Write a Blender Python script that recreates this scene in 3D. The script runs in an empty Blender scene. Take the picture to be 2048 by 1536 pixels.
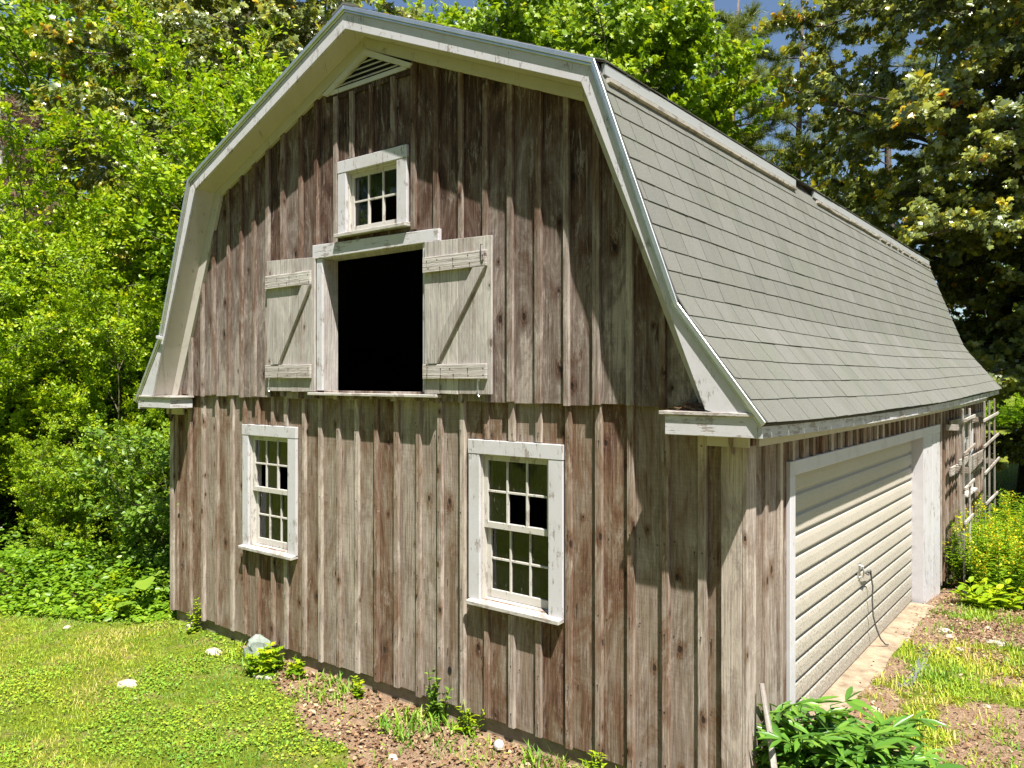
import bpy, math, random
import numpy as np
from mathutils import Vector, noise as mnoise

R = math.radians
random.seed(7)
scene = bpy.context.scene
col = scene.collection

# ------------------------------------------------------------------ camera
cam_d = bpy.data.cameras.new("camera")
cam = bpy.data.objects.new("camera", cam_d)
col.objects.link(cam)
cam.location = (8.887, -4.808, 2.85)
cam.rotation_euler = (R(90), 0, math.atan2(0.616, 0.7877))
cam_d.sensor_width = 36
cam_d.lens = 27.39
cam_d.shift_y = -0.0054
cam_d.clip_end = 1000
scene.camera = cam

# ------------------------------------------------------------------ light
SUN = Vector((0.455, -0.31, 1.08)).normalized()       # towards the sun
elev = math.asin(SUN.z)
az = math.atan2(SUN.x, SUN.y)
world = bpy.data.worlds.new("World")
scene.world = world
world.use_nodes = True
wn = world.node_tree
bg = wn.nodes["Background"]
sky = wn.nodes.new("ShaderNodeTexSky")
sky.sky_type = 'NISHITA'
sky.sun_disc = False
sky.sun_elevation = elev
sky.sun_rotation = az
sky.air_density = 1.0
sky.dust_density = 0.2
sky.ozone_density = 2.0
wn.links.new(sky.outputs[0], bg.inputs[0])
bg.inputs[1].default_value = 0.055
sun_d = bpy.data.lights.new("sun", 'SUN')
sun_d.energy = 5.0
sun_d.angle = R(0.5)
sun_d.color = (1.0, 0.935, 0.865)
sun = bpy.data.objects.new("sun", sun_d)
sun.rotation_euler = SUN.to_track_quat('Z', 'Y').to_euler()
sun.location = (20, -12, 30)
col.objects.link(sun)
scene.view_settings.view_transform = 'Standard'
scene.view_settings.look = 'None'
scene.view_settings.exposure = 1.3
scene.view_settings.gamma = 1
scene.cycles.max_bounces = 8
scene.cycles.transparent_max_bounces = 12
scene.cycles.caustics_reflective = False
scene.cycles.caustics_refractive = False

# ------------------------------------------------------------------ node helper
class NT:
    def __init__(s, name):
        s.m = bpy.data.materials.new(name)
        s.m.use_nodes = True
        s.t = s.m.node_tree
        s.b = s.t.nodes["Principled BSDF"]
        s.out = s.t.nodes["Material Output"]
    def n(s, typ, **k):
        x = s.t.nodes.new("ShaderNode" + typ)
        for a, v in k.items():
            setattr(x, a, v)
        return x
    def l(s, a, b):
        s.t.links.new(a, b)
    def val(s, sock, v):
        if isinstance(v, bpy.types.NodeSocket):
            s.l(v, sock)
        elif isinstance(v, (tuple, list)) and len(v) == 3 and sock.type == 'RGBA':
            sock.default_value = (*v, 1)
        else:
            sock.default_value = v
    def math(s, op, a, b=None, c=None, clamp=False):
        x = s.n("Math", operation=op)
        x.use_clamp = clamp
        s.val(x.inputs[0], a)
        if b is not None: s.val(x.inputs[1], b)
        if c is not None: s.val(x.inputs[2], c)
        return x.outputs[0]
    def noise(s, vec, scale, detail=4, rough=0.55, dist=0.0):
        x = s.n("TexNoise")
        s.val(x.inputs["Vector"], vec)
        x.inputs["Scale"].default_value = scale
        x.inputs["Detail"].default_value = detail
        x.inputs["Roughness"].default_value = rough
        x.inputs["Distortion"].default_value = dist
        return x.outputs["Fac"]
    def rng(s, v, a, b, c=0.0, d=1.0):
        x = s.n("MapRange")
        s.val(x.inputs[0], v)
        for i, q in enumerate((a, b, c, d)):
            s.val(x.inputs[1 + i], q)
        return x.outputs[0]
    def mix(s, f, a, b, mode='MIX'):
        x = s.n("Mix", data_type='RGBA', blend_type=mode)
        s.val(x.inputs[0], f)
        s.val(x.inputs[6], a)
        s.val(x.inputs[7], b)
        return x.outputs[2]
    def ramp(s, f, stops):
        x = s.n("ValToRGB")
        s.l(f, x.inputs[0])
        r = x.color_ramp
        while len(r.elements) < len(stops):
            r.elements.new(0.5)
        for e, (p, c) in zip(r.elements, stops):
            e.position = p
            e.color = (*c, 1)
        return x.outputs[0]
    def comb(s, x, y, z):
        c = s.n("CombineXYZ")
        for i, q in enumerate((x, y, z)):
            s.val(c.inputs[i], q)
        return c.outputs[0]
    def attr(s, name):
        a = s.n("Attribute")
        a.attribute_name = name
        return a.outputs["Fac"]
    def obj(s):
        return s.n("TexCoord").outputs["Object"]
    def xyz(s, v=None):
        q = s.n("SeparateXYZ")
        s.l(v if v is not None else s.obj(), q.inputs[0])
        return q.outputs
    def bump(s, h, strength=0.5, dist=0.01):
        b = s.n("Bump")
        b.inputs["Strength"].default_value = strength
        b.inputs["Distance"].default_value = dist
        s.l(h, b.inputs["Height"])
        s.l(b.outputs[0], s.b.inputs["Normal"])
    def done(s, color=None, rough=None, spec=None, metal=None):
        if color is not None: s.val(s.b.inputs["Base Color"], color)
        if rough is not None: s.val(s.b.inputs["Roughness"], rough)
        if spec is not None: s.val(s.b.inputs["Specular IOR Level"], spec)
        if metal is not None: s.val(s.b.inputs["Metallic"], metal)
        return s.m

def wood_material(name, silver, tan, brown, umber, dark, pale, brownness=0.5, knots=True, horiz=False, moss=0.0, sawn=0.15, stain_shade=None):
    """weathered boards running up (or along); 'rnd' is one number per board"""
    t = NT(name)
    X, Y, Z = t.xyz()[0:3]
    r = t.attr("rnd")
    H = t.math('ADD', X, Y)
    if horiz:
        H, Z = Z, H
    Hr = t.math('ADD', H, t.math('MULTIPLY', r, 31.0))
    Zr = t.math('ADD', Z, t.math('MULTIPLY', r, 57.0))
    def fld(a, b, seed, det=5, ro=0.68, di=0.0):
        return t.noise(t.comb(t.math('MULTIPLY', Hr, a), t.math('MULTIPLY', Zr, b), seed), 1.0, det, ro, di)
    rb = t.math('FRACT', t.math('MULTIPLY', r, 7.31))
    rc = t.math('FRACT', t.math('MULTIPLY', r, 13.7))
    # each board has its own tone, from silver to brown
    tone = t.math('ADD', t.math('MULTIPLY', rb, 0.62), brownness - 0.31)
    patch = t.math('MULTIPLY', t.math('SUBTRACT', fld(4.2, 1.3, 11.0, 8, 0.76, 1.2), 0.5), 2.5)
    streak = t.math('MULTIPLY', t.math('SUBTRACT', fld(34.0, 0.8, 41.0, 5, 0.7), 0.5), 0.6)
    v = t.math('ADD', t.math('ADD', tone, patch), streak)
    # knots
    vor = t.n("TexVoronoi", voronoi_dimensions='2D', feature='F1')
    t.l(t.comb(t.math('MULTIPLY', Hr, 4.4), t.math('MULTIPLY', Zr, 2.6), 0.0), vor.inputs["Vector"])
    vor.inputs["Scale"].default_value = 1.0
    cs = t.n("SeparateColor"); t.l(vor.outputs["Color"], cs.inputs[0])
    has = t.math('GREATER_THAN', cs.outputs[0], 0.66 if knots else 2.0)
    kn = t.math('MULTIPLY', t.math('SUBTRACT', fld(26.0, 7.0, 19.0, 3), 0.5), 0.10)
    d = t.math('ADD', vor.outputs["Distance"], kn)
    size = t.rng(cs.outputs[1], 0, 1, 0.045, 0.13)
    halo = t.math('MULTIPLY', t.rng(t.math('DIVIDE', d, size), 2.6, 0.9, 0, 1), has)
    v = t.math('ADD', v, t.math('MULTIPLY', halo, 0.45))
    if stain_shade:      # old stain lasted longer up high; tone also paints in the gable's shade
        v = t.math('ADD', v, t.rng(Z, *stain_shade))
    c = t.ramp(v, [(0.0, pale), (0.22, silver), (0.48, tan), (0.72, brown), (1.0, umber)])
    # grain: fine lines that wander round the knots
    warp = fld(2.2, 0.35, 5.0, 3, 0.5)
    g = t.math('ADD', t.math('MULTIPLY', Hr, 190.0), t.math('MULTIPLY', warp, 60.0))
    g = t.math('ADD', g, t.math('MULTIPLY', t.math('MULTIPLY', halo, halo), 9.0))
    ring = t.rng(t.math('SINE', g), -0.2, 1, 0, 1)
    rmask = t.rng(fld(3.0, 0.7, 29.0, 4), 0.45, 0.62, 0.0, 0.30)
    c = t.mix(t.math('MULTIPLY', ring, t.math('MAXIMUM', rmask, t.math('MULTIPLY', halo, 0.35))), c, dark)
    fib = fld(120.0, 2.2, 3.0, 4, 0.72)
    fib2 = fld(52.0, 1.4, 7.0, 5, 0.7)
    c = t.mix(t.rng(fib, 0.48, 0.30, 0, 0.5), c, dark)
    c = t.mix(t.rng(fib2, 0.45, 0.32, 0, 0.5), c, dark)
    c = t.mix(t.rng(fib2, 0.56, 0.70, 0, 0.5), c, pale)
    bloom = fld(13.0, 2.6, 77.0, 7, 0.8, 0.6)
    c = t.mix(t.rng(bloom, 0.545, 0.64, 0, 0.6), c, pale)
    saw = fld(3.0, 60.0, 13.0, 3, 0.75)
    c = t.mix(t.rng(saw, 0.55, 0.36, 0, sawn), c, dark)
    heart = t.math('MULTIPLY', t.rng(t.math('DIVIDE', d, size), 0.75, 0.45, 0, 0.85), has)
    c = t.mix(heart, c, dark)
    # black rain streaks and mildew
    ms = fld(9.0, 0.55, 91.0, 6, 0.74, 0.5)
    c = t.mix(t.rng(ms, 0.60, 0.74, 0, 0.6), c, dark)
    if moss:
        mo = t.noise(t.comb(t.math('MULTIPLY', H, 7.0), t.math('MULTIPLY', Z, 1.2), 5.0), 1.0, 5, 0.7)
        c = t.mix(t.math('MULTIPLY', t.rng(mo, 0.5, 0.7), moss), c, (0.15, 0.15, 0.07))
    # nail heads: a dark dot with a short rust run, in rows
    h = t.math('ADD', t.math('MULTIPLY', fib, 0.6), t.math('MULTIPLY', fib2, 1.5))
    h = t.math('SUBTRACT', h, t.math('MULTIPLY', heart, 0.6))
    t.bump(h, 0.8, 0.008)
    return t.done(c, 0.88, 0.2)

DK = (0.022, 0.016, 0.013)
SIDING = wood_material("weathered_siding", (0.295, 0.242, 0.197), (0.235, 0.178, 0.132), (0.175, 0.103, 0.062), (0.105, 0.050, 0.030), DK, (0.41, 0.352, 0.30), 0.45, moss=0.2)
SIDING_UP = wood_material("weathered_gable_siding", (0.215, 0.175, 0.152), (0.145, 0.107, 0.086), (0.10, 0.056, 0.038), (0.048, 0.026, 0.018), (0.014, 0.010, 0.009), (0.38, 0.325, 0.285), 0.42, sawn=0.1, stain_shade=(3.0, 5.2, -0.12, 0.42))
BATTEN = wood_material("weathered_batten", (0.34, 0.28, 0.235), (0.27, 0.205, 0.155), (0.20, 0.125, 0.083), (0.14, 0.075, 0.045), DK, (0.50, 0.435, 0.37), 0.38, moss=0.1, sawn=0.05)
BATTEN_UP = wood_material("weathered_gable_batten", (0.31, 0.265, 0.23), (0.22, 0.172, 0.14), (0.16, 0.098, 0.067), (0.09, 0.05, 0.034), (0.02, 0.015, 0.012), (0.44, 0.385, 0.335), 0.42, sawn=0.05, stain_shade=(3.2, 5.4, -0.10, 0.30))
SHUTTER = wood_material("grey_white_shutter_wood", (0.42, 0.395, 0.37), (0.37, 0.34, 0.315), (0.31, 0.265, 0.225), (0.25, 0.195, 0.15), (0.10, 0.08, 0.065), (0.52, 0.49, 0.44), 0.36, sawn=0.03)
SHUTTER_H = wood_material("grey_white_cleat_wood", (0.45, 0.425, 0.40), (0.41, 0.38, 0.35), (0.36, 0.32, 0.285), (0.28, 0.23, 0.18), (0.10, 0.08, 0.065), (0.52, 0.50, 0.46), 0.28, horiz=True, sawn=0.03)
GREYWOOD = wood_material("silvery_grey_wood", (0.31, 0.285, 0.25), (0.26, 0.23, 0.20), (0.27, 0.225, 0.18), (0.18, 0.14, 0.11), (0.06, 0.05, 0.04), (0.50, 0.465, 0.42), 0.3, knots=False)
GREYWOOD_H = wood_material("silvery_grey_plank", (0.37, 0.34, 0.30), (0.31, 0.275, 0.235), (0.24, 0.195, 0.155), (0.16, 0.12, 0.09), (0.06, 0.05, 0.04), (0.47, 0.435, 0.39), 0.3, horiz=True)
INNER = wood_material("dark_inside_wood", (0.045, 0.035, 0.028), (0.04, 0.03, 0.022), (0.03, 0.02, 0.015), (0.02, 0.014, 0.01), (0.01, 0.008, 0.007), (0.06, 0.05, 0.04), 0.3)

def paint_material(name, base, wear=0.5, vertical=True, grime=(0.30, 0.29, 0.22)):
    t = NT(name)
    X, Y, Z = t.xyz()[0:3]
    H = t.math('ADD', X, Y)
    r = t.attr("rnd")
    if vertical:
        v = t.comb(t.math('MULTIPLY', H, 60.0), t.math('MULTIPLY', Z, 7.0), r)
    else:
        v = t.comb(t.math('MULTIPLY', H, 7.0), t.math('MULTIPLY', Z, 60.0), r)
    grain = t.noise(v, 1.0, 4, 0.7)
    patch = t.noise(t.comb(H, Z, r), 6.0, 5, 0.7)
    chip = t.math('ADD', t.math('MULTIPLY', grain, 0.55), t.math('MULTIPLY', patch, 0.6))
    chipm = t.rng(chip, 0.725 - 0.1 * wear, 0.755 - 0.1 * wear)
    fine = t.noise(t.comb(H, Z, r), 90.0, 3, 0.7)
    fm = t.rng(fine, 0.70, 0.76, 0, 0.6 * wear)
    dirt = t.noise(t.comb(t.math('MULTIPLY', H, 3.0), t.math('MULTIPLY', Z, 2.2), r), 1.0, 6, 0.75)
    c = t.mix(t.rng(dirt, 0.48, 0.75, 0, 0.45), base, grime)
    c = t.mix(t.math('MULTIPLY', t.attr("rnd"), 0.10), c, (0.5, 0.5, 0.46))
    c = t.mix(fm, c, (0.22, 0.2, 0.18))
    wood = t.mix(grain, (0.16, 0.13, 0.11), (0.34, 0.30, 0.27))
    c = t.mix(t.math('MULTIPLY', chipm, 0.85), c, wood)
    t.bump(t.math('SUBTRACT', t.math('MULTIPLY', grain, 0.3), chipm), 0.4, 0.004)
    return t.done(c, 0.6, 0.35)

PAINT = paint_material("old_white_paint", (0.51, 0.505, 0.53), 0.85)
PAINT_H = paint_material("old_white_paint_across", (0.51, 0.505, 0.53), 1.0, vertical=False)
PAINT_CLEAN = paint_material("white_paint", (0.53, 0.525, 0.55), 0.2)
SILLWOOD = paint_material("worn_white_sill", (0.44, 0.42, 0.39), 1.35, vertical=False)
SILL_DIRTY = paint_material("dirty_moulding", (0.50, 0.47, 0.42), 1.2, vertical=False, grime=(0.16, 0.12, 0.09))
BREAK_PAINT = paint_material("grey_weathered_paint", (0.30, 0.32, 0.32), 0.5, vertical=False)
EAVE_PAINT = paint_material("flaking_eave_paint", (0.48, 0.48, 0.50), 1.25, vertical=False, grime=(0.22, 0.23, 0.19))
SOFFIT = paint_material("cream_soffit_paint", (0.47, 0.44, 0.395), 0.5)

def simple(name, c, rough=0.6, metal=0.0, var=0.25, scale=20.0, spec=0.4, bump=0.0):
    t = NT(name)
    f = t.noise(t.obj(), scale, 5, 0.65)
    dk = tuple(q * (1 - var) for q in c)
    lt = tuple(min(1, q * (1 + var)) for q in c)
    if bump:
        t.bump(f, bump, 0.01)
    return t.done(t.mix(t.rng(f, 0.3, 0.7), dk, lt), rough, spec, metal)

ALU = simple("aluminium_drip_edge", (0.62, 0.64, 0.66), 0.32, 0.85, 0.12, 8)
GALV = simple("galvanised_metal", (0.5, 0.5, 0.5), 0.4, 0.8, 0.2, 30)
DARKMETAL = simple("rusty_iron", (0.07, 0.055, 0.045), 0.6, 0.5, 0.4, 60)
ROPE = simple("grey_rope_fibre", (0.10, 0.10, 0.095), 0.9, 0.0, 0.5, 160)
CONCRETE = simple("old_concrete", (0.24, 0.205, 0.155), 0.9, 0, 0.3, 9, 0.2, 0.4)
CONCRETE2 = simple("sandy_apron_concrete", (0.29, 0.225, 0.155), 0.95, 0, 0.4, 9, 0.2, 0.3)
DECK = simple("roof_felt", (0.035, 0.035, 0.033), 0.9, 0, 0.3, 30)
BLACK = simple("dark_void", (0.01, 0.01, 0.01), 0.9, 0, 0.1, 5)
STONE_W = simple("pale_stone", (0.50, 0.42, 0.32), 0.9, 0, 0.5, 28, 0.2, 1.0)
STONE_G = simple("green_grey_stone", (0.22, 0.26, 0.22), 0.8, 0, 0.3, 14, 0.3, 0.5)
STONE_D = simple("grey_stone", (0.34, 0.31, 0.28), 0.85, 0, 0.3, 25, 0.2, 0.5)

t = NT("shingle_granules")
gr = t.noise(t.obj(), 170.0, 3, 0.8)
big = t.noise(t.obj(), 1.1, 5, 0.65)
X, Y, Z = t.xyz()[0:3]
strk = t.noise(t.comb(t.math('MULTIPLY', Y, 3.2), t.math('MULTIPLY', Z, 0.25), 0.0), 1.0, 5, 0.7)
c = t.ramp(t.attr("rnd"), [(0.0, (0.110, 0.114, 0.100)), (0.35, (0.130, 0.132, 0.116)), (0.7, (0.122, 0.127, 0.107)), (1.0, (0.145, 0.144, 0.130))])
c = t.mix(t.rng(big, 0.4, 0.65, 0, 0.45), c, (0.105, 0.118, 0.078))
c = t.mix(t.rng(strk, 0.5, 0.7, 0, 0.4), c, (0.16, 0.156, 0.137))
c = t.mix(t.rng(gr, 0.35, 0.65, 0, 0.9), t.mix(0.28, c, (0.05, 0.05, 0.045)), t.mix(0.14, c, (0.6, 0.6, 0.56)))
stn = t.noise(t.comb(t.math('MULTIPLY', Y, 2.4), t.math('MULTIPLY', Z, 0.6), 4.0), 1.0, 7, 0.78)
c = t.mix(t.rng(stn, 0.5, 0.7, 0, 0.4), c, (0.085, 0.088, 0.07))
t.bump(gr, 0.5, 0.004)
SHINGLE = t.done(c, 0.93, 0.2)

t = NT("stained_door_enamel")
X, Y, Z = t.xyz()[0:3]
sp = t.noise(t.obj(), 42.0, 5, 0.8)
sp2 = t.noise(t.obj(), 130.0, 3, 0.75)
lo = t.noise(t.obj(), 1.6, 5, 0.7)
run = t.noise(t.comb(t.math('MULTIPLY', X, 9.0), t.math('MULTIPLY', Y, 9.0), t.math('MULTIPLY', Z, 0.6)), 1.0, 4, 0.7)
wet = t.rng(Z, 2.15, 0.2, 0.0, 1.0)                     # splash dirt reaches up from the ground
wet2 = t.math('MULTIPLY', wet, wet)
amt = t.math('ADD', t.math('MULTIPLY', wet2, 0.10), t.math('MULTIPLY', wet, 0.035))
m1 = t.rng(t.math('ADD', sp, amt), 0.60, 0.66)
m2 = t.rng(t.math('ADD', sp2, amt), 0.60, 0.66)
c = t.mix(t.rng(lo, 0.35, 0.7, 0, 0.5), (0.45, 0.42, 0.355), (0.38, 0.355, 0.30))
c = t.mix(t.rng(run, 0.55, 0.75, 0, 0.25), c, (0.42, 0.38, 0.27))
c = t.mix(t.math('MULTIPLY', m1, 0.7), c, (0.17, 0.155, 0.125))
c = t.mix(t.math('MULTIPLY', m2, 0.55), c, (0.10, 0.09, 0.07))
DOORMAT = t.done(c, 0.55, 0.4)

# glass: a thin dusty pane
t = NT("old_window_glass")
t.t.nodes.remove(t.b)
tr = t.n("BsdfTransparent"); tr.inputs[0].default_value = (0.62, 0.66, 0.62, 1)
gl = t.n("BsdfGlossy"); gl.inputs["Roughness"].default_value = 0.02
gl.inputs[0].default_value = (0.9, 0.95, 0.92, 1)
df = t.n("BsdfDiffuse"); df.inputs[0].default_value = (0.45, 0.45, 0.40, 1)
nb = t.n("Bump"); nb.inputs["Strength"].default_value = 0.3; nb.inputs["Distance"].default_value = 0.02
t.l(t.noise(t.obj(), 3.0, 2, 0.5), nb.inputs["Height"])
t.l(nb.outputs[0], gl.inputs["Normal"])
fr = t.n("Fresnel"); fr.inputs[0].default_value = 1.55
m1 = t.n("MixShader"); m2 = t.n("MixShader")
t.l(fr.outputs[0], m1.inputs[0]); t.l(tr.outputs[0], m1.inputs[1]); t.l(gl.outputs[0], m1.inputs[2])
X, Y, Z = t.xyz()[0:3]
dn = t.noise(t.comb(t.math('MULTIPLY', t.math('ADD', X, Y), 40.0), t.math('MULTIPLY', Z, 14.0), 0.0), 1.0, 5, 0.75)
t.l(t.rng(dn, 0.60, 0.70, 0.012, 0.30), m2.inputs[0]); t.l(m1.outputs[0], m2.inputs[1]); t.l(df.outputs[0], m2.inputs[2])
t.l(m2.outputs[0], t.out.inputs[0])
GLASS = t.m

def leaf_material(name, stops, trans=0.42, rough=0.42, spec=0.4, tmul=(1.5, 1.35, 0.55), patch=0.25):
    t = NT(name)
    c = t.ramp(t.attr("rnd"), stops)
    big = t.noise(t.obj(), 0.9, 3, 0.6)
    c = t.mix(t.rng(big, 0.35, 0.65, 0, patch), c, t.mix(1.0, c, (0.62, 0.72, 0.6), 'MULTIPLY'))
    t.done(c, rough, spec)
    tl = t.n("BsdfTranslucent")
    t.l(t.mix(1.0, c, tmul, 'MULTIPLY'), tl.inputs[0])
    mx = t.n("MixShader")
    mx.inputs[0].default_value = trans
    t.l(t.b.outputs[0], mx.inputs[1]); t.l(tl.outputs[0], mx.inputs[2])
    t.l(mx.outputs[0], t.out.inputs[0])
    return t.m

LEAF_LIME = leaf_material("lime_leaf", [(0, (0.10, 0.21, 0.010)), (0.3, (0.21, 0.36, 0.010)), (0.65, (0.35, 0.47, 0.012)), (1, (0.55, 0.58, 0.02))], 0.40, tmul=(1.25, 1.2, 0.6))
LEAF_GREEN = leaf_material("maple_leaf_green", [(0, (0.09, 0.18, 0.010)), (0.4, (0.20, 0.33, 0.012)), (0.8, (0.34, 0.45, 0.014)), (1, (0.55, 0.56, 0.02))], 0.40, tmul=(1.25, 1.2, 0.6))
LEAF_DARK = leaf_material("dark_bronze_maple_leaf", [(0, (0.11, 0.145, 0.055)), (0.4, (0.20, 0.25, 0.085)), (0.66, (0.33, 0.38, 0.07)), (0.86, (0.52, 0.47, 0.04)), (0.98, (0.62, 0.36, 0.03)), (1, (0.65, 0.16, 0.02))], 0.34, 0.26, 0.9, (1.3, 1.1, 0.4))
LEAF_SHADE = leaf_material("broad_understory_leaf", [(0, (0.07, 0.15, 0.02)), (0.5, (0.15, 0.27, 0.028)), (1, (0.28, 0.40, 0.045))], 0.32, 0.4, 0.45)
LEAF_PEONY = leaf_material("peony_leaf", [(0, (0.05, 0.14, 0.02)), (0.5, (0.11, 0.25, 0.03)), (1, (0.20, 0.35, 0.045))], 0.22, 0.30, 0.5)
LEAF_LAWN = leaf_material("clover_leaf", [(0, (0.09, 0.216, 0.03)), (0.5, (0.198, 0.36, 0.03)), (0.85, (0.324, 0.414, 0.03)), (1, (0.48, 0.46, 0.05))], 0.18, 0.5, 0.3)
LEAF_LOOSE = leaf_material("loosestrife_leaf", [(0, (0.10, 0.21, 0.014)), (0.5, (0.20, 0.36, 0.018)), (1, (0.34, 0.48, 0.03))], 0.4)
NEEDLE = leaf_material("pine_needles", [(0, (0.06, 0.10, 0.02)), (0.5, (0.13, 0.18, 0.022)), (1, (0.25, 0.27, 0.03))], 0.25, 0.5, 0.3)
DEADTWIG = leaf_material("dead_brown_needles", [(0, (0.10, 0.06, 0.04)), (0.5, (0.20, 0.13, 0.09)), (1, (0.30, 0.20, 0.14))], 0.2, 0.8, 0.2, (1.1, 1.0, 0.9))
GRASS = leaf_material("lawn_grass", [(0, (0.108, 0.243, 0.03)), (0.4, (0.216, 0.36, 0.03)), (0.75, (0.333, 0.423, 0.03)), (0.9, (0.50, 0.48, 0.05)), (1, (0.55, 0.47, 0.17))], 0.25, 0.5, 0.25, patch=0.1)
LITTER = leaf_material("dry_leaf_litter", [(0, (0.10, 0.055, 0.03)), (0.4, (0.22, 0.125, 0.07)), (0.75, (0.36, 0.235, 0.14)), (1, (0.50, 0.38, 0.26))], 0.1, 0.85, 0.2, (1, 1, 1))
PETAL = leaf_material("yellow_petal", [(0, (0.62, 0.46, 0.01)), (1, (0.82, 0.66, 0.02))], 0.3, 0.5, 0.3, (1, 1, 0.6))
WHITEPETAL = leaf_material("white_petal", [(0, (0.75, 0.75, 0.72)), (1, (0.85, 0.85, 0.8))], 0.3, 0.5, 0.3, (1, 1, 1))

def bark(name, a, b, sc=9.0):
    t = NT(name)
    X, Y, Z = t.xyz()[0:3]
    f = t.noise(t.comb(t.math('MULTIPLY', X, 3.0), t.math('MULTIPLY', Y, 3.0), t.math('MULTIPLY', Z, 0.6)), sc, 6, 0.75)
    t.bump(f, 0.8, 0.03)
    return t.done(t.mix(t.rng(f, 0.3, 0.7), a, b), 0.9, 0.2)
BARK = bark("grey_brown_bark", (0.05, 0.04, 0.03), (0.16, 0.13, 0.10))
BARK_OLIVE = bark("olive_bark", (0.07, 0.07, 0.035), (0.17, 0.16, 0.09))
BARK_PINE = bark("pine_bark", (0.06, 0.045, 0.04), (0.20, 0.16, 0.14), 5)
BARK_BIRCH = bark("pale_bark", (0.35, 0.33, 0.30), (0.62, 0.60, 0.56), 3)

t = NT("yard_ground")
dirt = t.attr("dirt")
n1 = t.noise(t.obj(), 3.0, 6, 0.7)
n2 = t.noise(t.obj(), 38.0, 5, 0.75)
n3 = t.noise(t.obj(), 9.0, 5, 0.7)
lawn = t.mix(t.rng(n3, 0.35, 0.65), (0.10, 0.15, 0.012), (0.22, 0.27, 0.02))
lawn = t.mix(t.rng(n1, 0.5, 0.66, 0, 0.75), lawn, (0.32, 0.26, 0.10))
lawn = t.mix(t.rng(n2, 0.6, 0.4, 0, 0.6), lawn, (0.03, 0.04, 0.01))
soil = t.mix(t.rng(n2, 0.3, 0.7), (0.19, 0.115, 0.07), (0.43, 0.295, 0.195))
soil = t.mix(t.rng(n3, 0.45, 0.7, 0, 0.6), soil, (0.46, 0.36, 0.25))
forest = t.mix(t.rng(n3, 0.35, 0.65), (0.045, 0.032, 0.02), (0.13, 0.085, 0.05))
edge = t.rng(t.math('ADD', dirt, t.math('MULTIPLY', t.math('SUBTRACT', n3, 0.5), 0.7)), 0.38, 0.62)
grit = t.noise(t.obj(), 95.0, 3, 0.8)
soil = t.mix(t.rng(grit, 0.52, 0.42, 0, 0.8), soil, (0.09, 0.055, 0.035))
c = t.mix(edge, lawn, soil)
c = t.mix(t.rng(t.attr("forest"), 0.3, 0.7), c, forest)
t.bump(t.math('ADD', n2, n3), 0.9, 0.03)
GROUND = t.done(c, 0.95, 0.1)

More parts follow.
